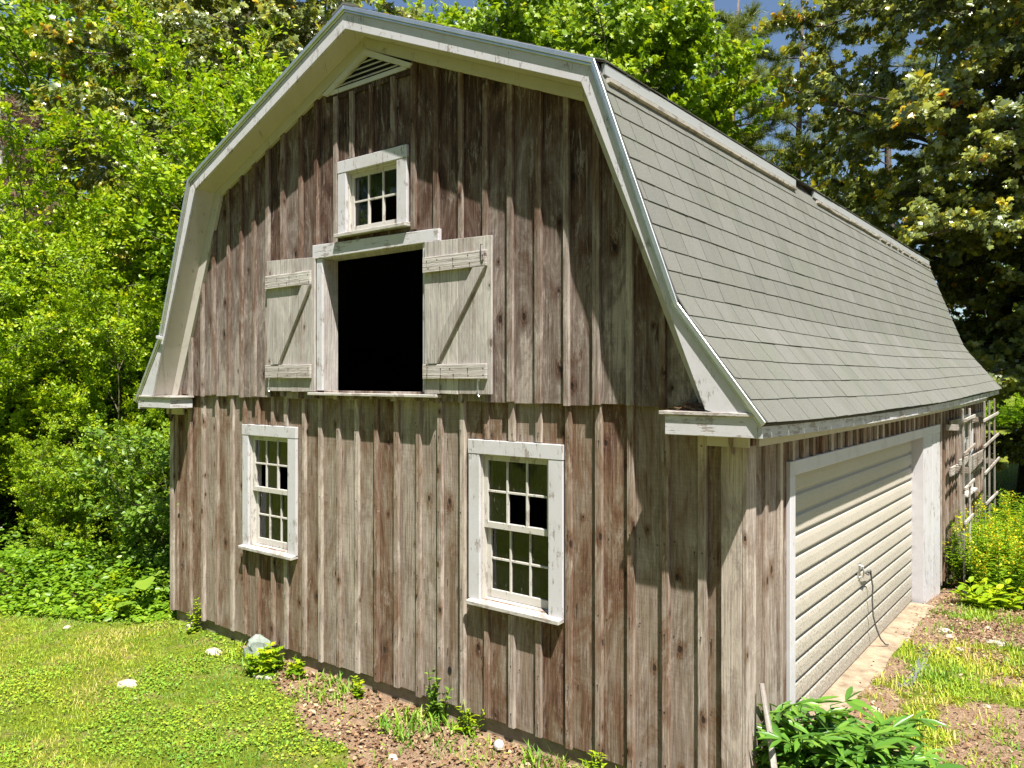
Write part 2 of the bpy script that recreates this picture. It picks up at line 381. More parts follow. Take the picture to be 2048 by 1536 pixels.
# ------------------------------------------------------------------ mesh helpers
class MB:
    def __init__(s):
        s.v = []; s.f = []; s.r = []
    def hexa(s, p, rnd=0.0):
        """8 points: bottom 4 (ccw), top 4"""
        b = len(s.v)
        s.v += [tuple(q) for q in p]
        for f in ((3, 2, 1, 0), (4, 5, 6, 7), (0, 1, 5, 4), (1, 2, 6, 5), (2, 3, 7, 6), (3, 0, 4, 7)):
            s.f.append(tuple(b + i for i in f)); s.r.append(rnd)
        return s
    def box(s, x0, x1, y0, y1, z0, z1, rnd=0.0, T=None):
        p = [(x0, y0, z0), (x1, y0, z0), (x1, y1, z0), (x0, y1, z0), (x0, y0, z1), (x1, y0, z1), (x1, y1, z1), (x0, y1, z1)]
        if T: p = [T(*q) for q in p]
        return s.hexa(p, rnd)
    def slant(s, a0, a1, z0a, z0b, z1a, z1b, d0, d1, rnd=0.0, T=None):
        """upright board between a0 and a1 whose ends may slope"""
        p = [(a0, d0, z0a), (a1, d0, z0b), (a1, d1, z0b), (a0, d1, z0a), (a0, d0, z1a), (a1, d0, z1b), (a1, d1, z1b), (a0, d1, z1a)]
        if T: p = [T(*q) for q in p]
        return s.hexa(p, rnd)
    def beam(s, p, q, w, h, up=(0, 0, 1), rnd=0.0):
        p = Vector(p); q = Vector(q); d = (q - p).normalized()
        a = d.cross(Vector(up)).normalized(); b = a.cross(d).normalized()
        a *= w / 2; b *= h / 2
        return s.hexa([p - a - b, p + a - b, q + a - b, q - a - b, p - a + b, p + a + b, q + a + b, q - a + b], rnd)
    def quad(s, a, b, c, d, rnd=0.0):
        n = len(s.v); s.v += [tuple(a), tuple(b), tuple(c), tuple(d)]
        s.f.append((n, n + 1, n + 2, n + 3)); s.r.append(rnd); return s
    def poly(s, pts, rnd=0.0):
        n = len(s.v); s.v += [tuple(p) for p in pts]
        s.f.append(tuple(range(n, n + len(pts)))); s.r.append(rnd); return s
    def tube(s, pts, rad, sides=6, rnd=0.0, cap=True):
        pts = [Vector(p) for p in pts]
        if not hasattr(rad, '__len__'): rad = [rad] * len(pts)
        ref = Vector((0.3, 0.2, 1)).normalized()
        base = len(s.v)
        for i, p in enumerate(pts):
            d = (pts[min(i + 1, len(pts) - 1)] - pts[max(i - 1, 0)])
            d = d.normalized() if d.length > 1e-9 else Vector((0, 0, 1))
            a = d.cross(ref)
            if a.length < 1e-3: a = d.cross(Vector((1, 0, 0)))
            a.normalize(); b = d.cross(a)
            for k in range(sides):
                t_ = 2 * math.pi * k / sides
                s.v.append(tuple(p + (a * math.cos(t_) + b * math.sin(t_)) * rad[i]))
        for i in range(len(pts) - 1):
            for k in range(sides):
                k2 = (k + 1) % sides
                s.f.append((base + i * sides + k, base + i * sides + k2, base + (i + 1) * sides + k2, base + (i + 1) * sides + k)); s.r.append(rnd)
        if cap:
            s.f.append(tuple(base + k for k in range(sides))[::-1]); s.r.append(rnd)
            e = base + (len(pts) - 1) * sides
            s.f.append(tuple(e + k for k in range(sides))); s.r.append(rnd)
        return s
    def build(s, name, mat, parent=None, origin=None, bevel=0.0, smooth=False):
        me = bpy.data.meshes.new(name)
        v = s.v
        if origin is not None:
            ox, oy, oz = origin
            v = [(x - ox, y - oy, z - oz) for x, y, z in v]
        me.from_pydata(v, [], s.f)
        at = me.attributes.new("rnd", 'FLOAT', 'FACE')
        at.data.foreach_set("value", s.r)
        if smooth:
            me.polygons.foreach_set("use_smooth", [True] * len(me.polygons))
        me.materials.append(mat)
        me.update()
        o = bpy.data.objects.new(name, me)
        col.objects.link(o)
        if origin is not None: o.location = origin
        if parent is not None:
            o.parent = parent
            if parent.location.length > 0 and origin is None:
                o.matrix_parent_inverse.identity()
        if bevel:
            m = o.modifiers.new("bevel", 'BEVEL'); m.width = bevel; m.segments = 1; m.limit_method = 'ANGLE'
        return o

def tag(o, label=None, cat=None, group=None, kind=None):
    if label: o["label"] = label
    if cat: o["category"] = cat
    if group: o["group"] = group
    if kind: o["kind"] = kind
    return o

def empty(name, loc, label, cat, group=None, rz=0.0):
    o = bpy.data.objects.new(name, None)
    o.empty_display_size = 0.2
    o.location = loc; o.rotation_euler = (0, 0, rz)
    col.objects.link(o)
    return tag(o, label, cat, group)

def np_mesh(name, V, loops, counts, rnd, mat, smooth=False):
    me = bpy.data.meshes.new(name)
    me.vertices.add(len(V)); me.vertices.foreach_set("co", V.astype(np.float32).ravel())
    me.loops.add(len(loops)); me.loops.foreach_set("vertex_index", loops.astype(np.int32))
    me.polygons.add(len(counts))
    st = np.concatenate(([0], np.cumsum(counts)[:-1]))
    me.polygons.foreach_set("loop_start", st.astype(np.int32))
    me.update(calc_edges=True)
    at = me.attributes.new("rnd", 'FLOAT', 'FACE')
    at.data.foreach_set("value", rnd.astype(np.float32))
    me.materials.append(mat)
    return me

# leaf templates: vertices (along, across, up) and faces
OVAL = (np.array([(0, 0, 0), (.28, .25, .05), (.68, .22, .03), (1, 0, -.06), (.68, -.22, .03), (.28, -.25, .05)]), [(0, 3, 2, 1), (0, 5, 4, 3)])
LANCE = (np.array([(0, 0, 0), (.3, .11, .04), (.72, .09, -.02), (1, 0, -.14), (.72, -.09, -.02), (.3, -.11, .04), (.5, 0, .0)]), [(0, 6, 2, 1), (6, 3, 2), (0, 5, 4, 6), (6, 4, 3)])
MAPLE = (np.array([(0, 0, 0), (-.06, .30, -.02), (.20, .52, -.08), (.34, .30, 0), (.58, .62, -.10), (.66, .24, 0), (1.05, 0, -.10), (.66, -.24, 0), (.58, -.62, -.10), (.34, -.30, 0), (.20, -.52, -.08), (-.06, -.30, -.02), (.42, 0, .05)]),
         [(0, 12, 3, 2, 1), (12, 5, 4, 3), (12, 7, 6, 5), (12, 9, 8, 7), (0, 11, 10, 9, 12)])
BLADE = (np.array([(0, .055, 0), (0, -.055, 0), (.55, -.045, .06), (.55, .045, .06), (1, 0, -.02)]), [(0, 1, 2, 3), (3, 2, 4)])
NEED = (np.array([(0, .012, 0), (0, -.012, 0), (1, 0, 0)]), [(0, 1, 2)])

def leaves(name, P, A, N, S, tmpl, rnd, mat):
    """P positions, A leaf axis, N leaf normal, S size, per leaf"""
    P = np.asarray(P, float); A = np.asarray(A, float); N = np.asarray(N, float); S = np.asarray(S, float)
    A = A / (np.linalg.norm(A, axis=1, keepdims=True) + 1e-9)
    B = np.cross(N, A); B /= (np.linalg.norm(B, axis=1, keepdims=True) + 1e-9)
    Nn = np.cross(A, B)
    tv, tf = tmpl
    V = P[:, None, :] + S[:, None, None] * (tv[None, :, 0, None] * A[:, None, :] + tv[None, :, 1, None] * B[:, None, :] + tv[None, :, 2, None] * Nn[:, None, :])
    n = len(P); k = len(tv)
    fl = np.concatenate([np.array(f) for f in tf])
    loops = (np.arange(n)[:, None] * k + fl[None, :]).ravel()
    counts = np.tile(np.array([len(f) for f in tf]), n)
    r = np.repeat(np.asarray(rnd, float), len(tf))
    return np_mesh(name, V.reshape(-1, 3), loops, counts, r, mat)

def link(name, me, parent=None, loc=None):
    o = bpy.data.objects.new(name, me); col.objects.link(o)
    if parent is not None: o.parent = parent
    if loc is not None: o.location = loc
    return o

def ss(a, b, x):
    t_ = np.clip((np.asarray(x, float) - a) / (b - a), 0, 1)
    return t_ * t_ * (3 - 2 * t_)

# ------------------------------------------------------------------ ground
def vnoise(x, y, seed=0):
    """smooth value noise in numpy"""
    rs = np.random.RandomState(seed); tab = rs.rand(64, 64)
    xi = np.floor(x).astype(int); yi = np.floor(y).astype(int)
    fx = x - xi; fy = y - yi
    fx = fx * fx * (3 - 2 * fx); fy = fy * fy * (3 - 2 * fy)
    g = lambda a, b: tab[a % 64, b % 64]
    return (g(xi, yi) * (1 - fx) + g(xi + 1, yi) * fx) * (1 - fy) + (g(xi, yi + 1) * (1 - fx) + g(xi + 1, yi + 1) * fx) * fy

def fbm(x, y, seed=0, o=4):
    s = 0; a = 0.5
    for i in range(o):
        s = s + a * vnoise(x * 2 ** i, y * 2 ** i, seed + i); a *= 0.5
    return s / (1 - 0.5 ** o)

def G(x, y):
    x = np.asarray(x, float); y = np.asarray(y, float)
    z = -0.06 + 0.225 * ss(6.75, 7.1, x) * ss(-0.9, 1.1, y) * (1 - 0.75 * ss(5.4, 7.6, y))
    z = z + 0.14 * np.clip(-5.5 - x, 0, 24) * ss(-5.5, -9, x)
    z = z + 0.05 * np.clip(y - 40, 0, 30)
    near = 1 - ss(-0.3, 0.05, x) * ss(-0.35, 0, y) * (1 - ss(7.0, 7.4, x))
    z = z + 0.05 * ss(-0.45, -0.02, y) * (1 - ss(0.1, 0.3, y)) * ss(-0.2, 0.1, x) * (1 - ss(6.9, 7.0, x))
    z = z + near * (0.035 * (fbm(x * 0.9, y * 0.9, 3) - 0.5) + 0.02 * (fbm(x * 6, y * 6, 5, 3) - 0.5))
    return z

def dirtness(x, y):
    n = fbm(x * 1.7, y * 1.7, 11) - 0.5
    n2 = fbm(x * 5, y * 5, 17, 3) - 0.5
    front = 1 - ss(-0.12, 0.22, -y - (0.05 + 0.27 * np.clip(x - 1.7, 0, 9)) + 0.9 * n + 0.3 * n2)
    front = front * (y < 1.0) * ss(0.6, 1.4, x) * (1 - ss(6.6, 7.0, x))
    side = ss(6.9, 7.05, x) * np.clip(0.52 + 2.2 * n + 1.3 * n2 + 0.35 * ss(3.6, 5.2, y) * (1 - ss(6.6, 7.2, y)) + 0.25 * (1 - ss(0.1, 0.5, x - 7.1)), 0, 1) * (1 - ss(7.5, 9.5, y))
    side = np.where(x > 6.9, side, 0)
    return np.clip(np.maximum(front, side) + 0.25 * np.clip(n - 0.13, 0, 1) * 4 * (1 - ss(7, 9, y)) * ss(-3, 0, x), 0, 1)

def axis(a, b, lo, hi, st):
    l = [a]
    mid = list(np.arange(lo, hi, st))
    left = []; q = lo; s_ = st
    while q > a: s_ *= 1.18; q -= s_; left.append(max(q, a))
    right = []; q = mid[-1]; s_ = st
    while q < b: s_ *= 1.18; q += s_; right.append(min(q, b))
    return np.array(sorted(set(left[::-1] + mid + right)))
gx = axis(-260, 200, -6, 10.5, 0.06); gy = axis(-60, 320, -4.2, 8.5, 0.06)
XX, YY = np.meshgrid(gx, gy, indexing='ij')
ZZ = G(XX, YY)
V = np.stack([XX, YY, ZZ], -1).reshape(-1, 3)
ny = len(gy)
I, J = np.meshgrid(np.arange(len(gx) - 1), np.arange(ny - 1), indexing='ij')
b0 = (I * ny + J).ravel()
loops = np.stack([b0, b0 + ny, b0 + ny + 1, b0 + 1], -1).ravel()
gm = np_mesh("ground", V, loops, np.full(len(b0), 4), np.zeros(len(b0)), GROUND)
a1 = gm.attributes.new("dirt", 'FLOAT', 'POINT'); a1.data.foreach_set("value", dirtness(XX, YY).ravel().astype(np.float32))
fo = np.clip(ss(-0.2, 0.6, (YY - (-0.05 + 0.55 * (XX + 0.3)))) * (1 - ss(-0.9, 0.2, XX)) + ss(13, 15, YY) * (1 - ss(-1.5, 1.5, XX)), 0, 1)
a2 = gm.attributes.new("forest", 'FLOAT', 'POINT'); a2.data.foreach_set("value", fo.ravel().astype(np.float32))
gm.polygons.foreach_set("use_smooth", [True] * len(gm.polygons))
tag(link("ground", gm), kind="structure")

# ------------------------------------------------------------------ barn
W_, L_ = 7.0, 10.7
CX = 3.506
barn = empty("barn", (0, 0, 0), "weathered brown board-and-batten barn with grey shingled gambrel roof and white trim", "barn")
TF = lambda a, d, z: (a, d, z)                     # front wall: a = x, d = depth into the building
TS = lambda a, d, z: (W_ - d, a, z)                # right side wall
TL = lambda a, d, z: (d, L_ - a, z)                # left side wall
TB = lambda a, d, z: (W_ - a, L_ - d, z)           # rear wall
rr = random.random

def spans(lo, hi, holes):
    out = [(lo, hi)]
    for h0, h1 in holes:
        nxt = []
        for a, b in out:
            if h1 <= a or h0 >= b: nxt.append((a, b)); continue
            if h0 > a: nxt.append((a, h0))
            if h1 < b: nxt.append((h1, b))
        out = nxt
    return out

def wall(parent, T, cuts, z0, ztop, holes, bholes, d, seed, mat, bmat, bw=0.054, bt=0.027, extra=(), ragged=0.012, name="siding", bname="batten", nails=False):
    """cuts: batten centres incl. both ends; ztop(a); holes for boards, bholes for battens: (a0,a1,z0,z1)"""
    rnd = random.Random(seed)
    mb = MB(); bb = MB()
    br = sorted(set(list(cuts) + [e for h in holes for e in h[:2] if cuts[0] < e < cuts[-1]] + [e for e in extra if cuts[0] < e < cuts[-1]]))
    board_r = {}
    for a, b in zip(br[:-1], br[1:]):
        m = (a + b) / 2
        k = max(i for i, c_ in enumerate(cuts) if c_ <= m)
        if k not in board_r: board_r[k] = (rnd.random(), rnd.uniform(-ragged, ragged), rnd.uniform(-0.002, 0.003))
        r_, dz, dd = board_r[k]
        hs = [(h[2], h[3]) for h in holes if h[0] < m < h[1]]
        for s0, s1 in spans(z0 + dz, 99, hs):
            if s1 == 99:
                mb.slant(a + .0015, b - .0015, s0, s0, ztop(a), ztop(b), d + dd, d + dd + 0.02, r_, T)
            else:
                mb.box(a + .0015, b - .0015, d + dd, d + dd + 0.02, s0, s1, r_, T)
    for c_ in cuts:
        w = bw * rnd.uniform(0.88, 1.15) / 2
        j = rnd.uniform(-.006, .006)
        a, b = max(c_ - w + j, cuts[0]), min(c_ + w + j, cuts[-1])
        if b - a < 0.02: continue
        hs = [(h[2], h[3]) for h in bholes if h[0] < b and h[1] > a]
        tk = bt * rnd.uniform(0.9, 1.25)
        r_ = rnd.random(); dz = rnd.uniform(-ragged, ragged * 1.2)
        for s0, s1 in spans(z0 + dz, 99, hs):
            if s1 == 99:
                bb.slant(a, b, s0, s0, ztop(a), ztop(b), d - tk, d - 0.0005, r_, T)
            else:
                bb.box(a, b, d - tk, d - 0.0005, s0, s1, r_, T)
    nb_, nf_ = len(mb.v), len(mb.f)
    mb.f += [tuple(i + nb_ for i in f) for f in bb.f]; mb.v += bb.v; mb.r += bb.r
    o = mb.build(name, mat, parent, bevel=0.0025)
    o.data.materials.append(bmat)
    idx = [0] * nf_ + [1] * len(bb.f)
    if nails:
        nv, nf = len(o.data.vertices), 0
    o.data.polygons.foreach_set("material_index", idx)
    return o

lo_c = [0.0, 0.13, 0.426, 0.723, 0.988, 1.291, 1.526, 1.763, 2.034, 2.244, 2.544, 2.8, 3.059, 3.329, 3.587, 3.846, 4.119, 4.372, 4.625, 4.876, 5.146, 5.401, 5.675, 5.937, 6.197, 6.461, 6.724, 6.955, 7.0]
up_c = [0.05, 0.28, 0.52, 0.76, 0.997, 1.272, 1.527, 1.754, 2.0, 2.253, 2.537, 2.785, 3.067, 3.295, 3.567, 3.847, 4.106, 4.372, 4.641, 4.907, 5.159, 5.423, 5.682, 5.939, 6.202, 6.462, 6.70, 6.95]
BELT = 2.657
# soffit line (inner edge of the rake) and roof outline, right half; mirrored about CX
INR = [(6.874, 2.657), (6.66, 3.20), (5.97, 4.882), (CX, 5.93)]
OUT = [(7.262, 2.593), (6.704, 3.324), (6.09, 5.01), (CX, 6.131)]
mir = lambda l: [(2 * CX - x, z) for x, z in l]
def roof_under(x):
    q = abs(x - CX) + CX
    if q <= 5.97: return 5.93 - (q - CX) * (5.93 - 4.882) / (5.97 - CX) - 0.06
    return 4.882 - (q - 5.97) * (4.882 - 2.657) / (6.874 - 5.97) - 0.10
WINL = (1.60, 2.285, 1.09, 2.25)
WINR = (4.815, 5.495, 1.075, 2.242)
WINU = (3.228, 3.902, 4.203, 4.762)
LOFT = (2.885, 4.22, 2.735, 3.998)
VENT = (2.95, 4.06, 5.50, 5.93)
DOOR = (0.90, 5.56, 0.0, 2.15)
WINS = (8.62, 9.42, 1.12, 2.20)
gr_ = lambda w, l, r_, b, t_: (w[0] - l, w[1] + r_, w[2] - b, w[3] + t_)
wall(barn, TF, lo_c, 0.118, lambda a: BELT + 0.05, [WINL, WINR], [gr_(WINL, .11, .14, .07, .12), gr_(WINR, .12, .13, .07, .12)], 0.0, 1, SIDING, BATTEN)
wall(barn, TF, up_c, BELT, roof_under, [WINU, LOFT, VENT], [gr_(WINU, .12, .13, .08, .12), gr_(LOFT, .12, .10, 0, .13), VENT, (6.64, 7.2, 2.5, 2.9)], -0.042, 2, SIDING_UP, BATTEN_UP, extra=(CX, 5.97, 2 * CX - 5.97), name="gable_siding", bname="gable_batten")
side_c = [0.0, 0.10, 0.33, 0.62] + [0.86 + 0.245 * i for i in range(39)] + [10.45, 10.7]
wall(barn, TS, side_c, 0.13, lambda a: 2.46, [DOOR, WINS], [(DOOR[0] - .12, DOOR[1] + 1.06, 0, DOOR[3] + .11), gr_(WINS, .1, .1, .07, .1)], 0.0, 3, SIDING, BATTEN)
gen_c = [0.26 * i for i in range(41)] + [10.7]
wall(barn, TL, gen_c, 0.118, lambda a: 2.46, [], [], 0.0, 4, SIDING, BATTEN)
wall(barn, TB, [0.25 * i for i in range(29)], 0.118, lambda a: max(2.45, roof_under(W_ - a)) , [], [], 0.0, 5, SIDING, BATTEN, extra=(7 - CX, 7 - 5.97, 7 - (2 * CX - 5.97)))
# corner boards
for q in ((6.86, 6.999, -0.034, .3, 2.42), (0.0, 0.075, -0.03, .7, 2.50)):
    mb = MB(); mb.box(q[0], q[1], q[2], -0.002, 0.11, q[4], q[3]); mb.build("corner_board", BATTEN, barn, bevel=0.003)
mb = MB(); mb.box(7.001, 7.03, -0.034, 0.13, 0.11, 2.42, .55)
mb.build("corner_board", BATTEN, barn, bevel=0.003)
# foundation and floors inside
mb = MB()
mb.box(0.04, 6.96, 0.035, 0.24, -0.5, 0.125); mb.box(0.04, 0.24, 0.24, 10.46, -0.5, 0.125)
mb.box(6.76, 6.96, 0.24, 0.88, -0.5, 0.13); mb.box(6.76, 6.96, 5.6, 10.46, -0.5, 0.125); mb.box(0.04, 6.96, 10.46, 10.66, -0.5, 0.125)
mb.build("foundation", CONCRETE, barn)
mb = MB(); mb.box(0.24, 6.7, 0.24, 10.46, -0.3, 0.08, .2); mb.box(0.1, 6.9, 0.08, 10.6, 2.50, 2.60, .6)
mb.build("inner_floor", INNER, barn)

# ---- roof
def offset(line, d):
    """move an open polyline inwards (towards the barn) by d"""
    out = []
    n = len(line)
    for i in range(n):
        ns = []
        for j in (i - 1, i):
            if 0 <= j < n - 1:
                dx = line[j + 1][0] - line[j][0]; dz = line[j + 1][1] - line[j][1]
                l = math.hypot(dx, dz); s = 1 if dx * (line[j][0] - CX + 0.01) < 0 else -1
                nx, nz = (dz / l, -dx / l)
                if nz > 0: nx, nz = -nx, -nz
                ns.append((nx, nz))
        if i == n - 1: ns = [(0, -1 / abs(ns[0][1]))] ; out.append((line[i][0], line[i][1] - d / abs(math.cos(math.atan2(1.121, 2.584))))); continue
        mx = sum(q[0] for q in ns) / len(ns); mz = sum(q[1] for q in ns) / len(ns)
        k = 1 / (mx * mx + mz * mz) if len(ns) == 2 else 1
        out.append((line[i][0] + mx * d * k, line[i][1] + mz * d * k))
    return out

YE0, YE1 = -0.335, 10.95
def sag(y, z):
    w = max(0.0, min(1.0, (5.1 - z) / 2.4))
    t_ = max(0.0, min(1.0, (y + 0.3) / 11.2))
    return w * (-0.055 * math.sin(math.pi * t_ ** 0.85) + 0.085 * t_)

def strip_prism(mb, A, B, y0, y1, rnds=None, ny_=1):
    for k in range(ny_):
        ya = y0 + (y1 - y0) * k / ny_; yb = y0 + (y1 - y0) * (k + 1) / ny_
        for i in range(len(A) - 1):
            a0, a1, b0_, b1 = A[i], A[i + 1], B[i], B[i + 1]
            P = lambda q, y: (q[0], y, q[1] + sag(y, q[1]))
            mb.hexa([P(b0_, ya), P(b1, ya), P(b1, yb), P(b0_, yb), P(a0, ya), P(a1, ya), P(a1, yb), P(a0, yb)], rnds[i] if rnds else 0.0)

roof = MB()
for ln in (OUT, mir(OUT)):
    strip_prism(roof, offset(ln, 0.014), offset(ln, 0.075), YE0 + 0.03, YE1 - 0.02, ny_=24)
roof_o = roof.build("roof", DECK, barn)

def shingle_run(mb, path, y0, y1, expo, seed, top_drop=0.0):
    """path: list of (x,z) from high to low"""
    rnd = random.Random(seed)
    seg = [0]
    for (x0, z0), (x1, z1) in zip(path[:-1], path[1:]): seg.append(seg[-1] + math.hypot(x1 - x0, z1 - z0))
    def at(s):
        s = max(0, s)
        for i in range(len(path) - 1):
            if s <= seg[i + 1] or i == len(path) - 2:
                f = (s - seg[i]) / (seg[i + 1] - seg[i])
                x0, z0 = path[i]; x1, z1 = path[i + 1]
                tx, tz = x1 - x0, z1 - z0; l = math.hypot(tx, tz)
                nx, nz = -tz / l, tx / l
                if nz < 0: nx, nz = -nx, -nz
                return (x0 + tx * f, z0 + tz * f), (nx, nz)
    n = int(round(seg[-1] / expo)); ex = seg[-1] / n
    for c_ in range(n):
        s0, s1 = c_ * ex, (c_ + 1) * ex
        y = y0 - rnd.random() * 0.3
        off = (c_ % 2) * 0.15 + (c_ % 3) * 0.05
        y = y0 - off
        wob = rnd.uniform(-0.006, 0.006)
        ph = rnd.uniform(0, 6)
        while y < y1:
            w = 0.305
            ya, yb = max(y, y0) + 0.0035, min(y + w, y1) - 0.0035
            y += w
            if yb - ya < 0.02: continue
            lift = rnd.choice([0, 0, 0, 0, 0.001, 0.003])
            r_ = rnd.random()
            def P(s, yy, h):
                (px, pz), (nx, nz) = at(s)
                return (px + nx * h, yy, pz + nz * h + sag(yy, pz))
            dv = lambda yy: wob + 0.006 * math.sin(yy * 1.3 + ph)
            e = 0.012
            a = P(s0 - e + dv(ya), ya, 0.001); b = P(s0 - e + dv(yb), yb, 0.001)
            c2 = P(s1 + dv(yb) + rnd.uniform(-.003, .003), yb, 0.008 + lift); d2 = P(s1 + dv(ya) + rnd.uniform(-.003, .003), ya, 0.008 + lift * rnd.random())
            a2, b2 = P(s0 - e + dv(ya), ya, -0.008), P(s0 - e + dv(yb), yb, -0.008)
            c3, d3 = P(s1 + dv(yb), yb, 0.001), P(s1 + dv(ya), ya, 0.001)
            mb.hexa([a2, b2, c3, d3, a, b, c2, d2], r_)
sh = MB()
shingle_run(sh, [(6.122, 4.922), (6.704, 3.324), (7.262, 2.593)], YE0 + 0.01, YE1, 0.161, 5)
shingle_run(sh, mir([(6.122, 4.922), (6.704, 3.324), (7.262, 2.593)]), YE0 + 0.01, YE1, 0.161, 6)
shingle_run(sh, [(CX, 6.131), (6.16, 4.98)], YE0 + 0.005, YE1, 0.161, 7)
shingle_run(sh, mir([(CX, 6.131), (6.16, 4.98)]), YE0 + 0.005, YE1, 0.161, 8)
rnd_ = random.Random(3)
y = YE0
while y < YE1 - 0.1:      # ridge caps
    for s in (-1, 1):
        sh.hexa([(CX, y, 6.134), (CX + s * .15, y, 6.069), (CX + s * .15, y + .3, 6.069), (CX, y + .3, 6.134), (CX, y, 6.158), (CX + s * .155, y, 6.090), (CX + s * .155, y + .3, 6.078), (CX, y + .3, 6.146)], rnd_.random())
    y += 0.16
sh.build("shingles", SHINGLE, roof_o)

# rake boards, drip edge, soffit, frieze
for nm, sgn in (("right", 1), ("left", -1)):
    O_ = OUT if sgn > 0 else mir(OUT); I_ = INR if sgn > 0 else mir(INR)
    mb = MB(); o2 = offset(O_, 0.05)
    strip_prism(mb, o2, I_, -0.311, -0.285, [.1, .5, .8])
    mb.build("rake_board", PAINT, barn, bevel=0.002)
    mb = MB()
    strip_prism(mb, [(x, z + .004) for x, z in offset(O_, 0.004)], offset(O_, 0.034), YE0, -0.312)
    strip_prism(mb, offset(O_, 0.0345), offset(O_, 0.052), -0.322, -0.3125)
    mb.build("drip_edge", ALU, barn, bevel=0.003)
    mb = MB()
    strip_prism(mb, [(x, z + .02) for x, z in I_], [(x, z + .002) for x, z in I_], -0.2845, 0.0)
    mb.build("rake_soffit", SOFFIT, barn)
    F_ = [(6.745, 2.66), (6.50, 3.24), (5.845, 4.845), (CX, 5.822)]
    F_ = F_ if sgn > 0 else mir(F_)
    mb = MB()
    strip_prism(mb, [(x, z + .001) for x, z in I_], F_, -0.082, -0.043, [.2, .6, .9])
    mb.build("frieze_board", SOFFIT, barn, bevel=0.002)

# the board and broken moulding under the upper roof break
for sgn in (1, -1):
    X_ = lambda x: x if sgn > 0 else 2 * CX - x
    for ya, yb in (((-0.30, 3.60), (4.22, 10.93)) if sgn > 0 else ((-0.30, 10.93),)):
        mb = MB(); mb.box(X_(6.155), X_(6.128), ya, yb, 4.895, 4.968, .3)
        mb.build("break_fascia", BREAK_PAINT, barn)
    rnd = random.Random(21)
    pieces = [(-0.28, 3.55), (4.3, 7.2), (7.28, 7.6)] if sgn > 0 else [(-0.28, 10.9)]
    y = 7.68
    while sgn > 0 and y < 10.7:
        l = rnd.uniform(0.12, 0.5); pieces.append((y, y + l)); y += l + rnd.uniform(0.03, 0.14)
    for ya, yb in pieces:
        mb = MB()
        n = max(1, int((yb - ya) / 0.25)); tl = rnd.uniform(-.012, .012) if ya > 4.4 else 0
        for k in range(n):
            a = ya + (yb - ya) * k / n; b = ya + (yb - ya) * (k + 1) / n
            j = rnd.uniform(-.006, .006) if ya > 4 else 0
            xo, zo = 6.185, 4.86 + tl * k / n + j
            mb.hexa([(X_(6.14), a, zo - .022), (X_(xo), a, zo - .015), (X_(xo), b, zo - .015 + j), (X_(6.14), b, zo - .022),
                     (X_(6.156), a, zo + .016), (X_(xo + .004), a, zo + .008), (X_(xo + .004), b, zo + .008 + j), (X_(6.156), b, zo + .016)], rnd.random())
        mb.build("moulding", SILL_DIRTY, barn)

# eaves: fascia, soffit, bed moulding, cornice returns
for sgn in (1, -1):
    X_ = (lambda x: x) if sgn > 0 else (lambda x: 7.03 - x)
    f1, f2, f3, f4 = MB(), MB(), MB(), MB()
    N_ = 26
    for k in range(N_):
        ya = -0.31 + 11.24 * k / N_; yb = -0.31 + 11.24 * (k + 1) / N_
        sa, sb = sag(ya, 2.6), sag(yb, 2.6)
        x0, x1 = sorted((X_(7.205), X_(7.228)))
        f1.hexa([(x0, ya, 2.497 + sa), (x1, ya, 2.497 + sa), (x1, yb, 2.497 + sb), (x0, yb, 2.497 + sb), (x0, ya, 2.592 + sa), (x1, ya, 2.592 + sa), (x1, yb, 2.592 + sb), (x0, yb, 2.592 + sb)], .4)
        if ya > -0.05:
            x0, x1 = sorted((X_(6.99), X_(7.204)))
            f2.hexa([(x0, ya, 2.502 + sa), (x1, ya, 2.502 + sa), (x1, yb, 2.502 + sb), (x0, yb, 2.502 + sb), (x0, ya, 2.52 + sa), (x1, ya, 2.52 + sa), (x1, yb, 2.52 + sb), (x0, yb, 2.52 + sb)], .2)
            x0, x1 = sorted((X_(7.031), X_(7.052)))
            f3.hexa([(x0, ya, 2.415 + sa * .5), (x1, ya, 2.415 + sa * .5), (x1, yb, 2.415 + sb * .5), (x0, yb, 2.415 + sb * .5), (x0, ya, 2.501 + sa), (x1, ya, 2.501 + sa), (x1, yb, 2.501 + sb), (x0, yb, 2.501 + sb)], .7)
    f1.build("eave_fascia", EAVE_PAINT, barn); f2.build("eave_soffit", SOFFIT, barn); f3.build("bed_moulding", SOFFIT, barn)
    if sgn > 0:
        bx = MB(); bx.box(6.60, 7.204, -0.308, -0.043, 2.495, 2.622, .5)
        bx.build("cornice_return", PAINT_H, barn, bevel=0.004)
        bx = MB(); bx.box(6.565, 7.20, -0.325, -0.043, 2.6225, 2.645, .9)
        bx.build("return_cap", SILLWOOD, barn, bevel=0.003)
        bx = MB(); bx.box(6.77, 7.05, -0.055, -0.031, 2.415, 2.494, .3)
        bx.build("bed_moulding", SOFFIT, barn)
    else:
        bx = MB(); bx.box(-0.19, 0.53, -0.308, -0.043, 2.515, 2.632, .5)
        bx.build("cornice_return", PAINT_H, barn, bevel=0.004)
        bx = MB(); bx.box(-0.205, 0.56, -0.325, -0.043, 2.6325, 2.652, .9)
        bx.build("return_cap", SILLWOOD, barn, bevel=0.003)
        bx = MB(); bx.box(-0.03, 0.33, -0.055, -0.031, 2.43, 2.514, .3)
        bx.build("bed_moulding", SOFFIT, barn)

# drip-edge bracket stub on the left rake
mb = MB(); mb.beam((0.30, -0.345, 3.32), (0.44, -0.345, 3.30), 0.02, 0.03, rnd=.2)
mb.build("loose_trim_clip", PAINT_CLEAN, barn)

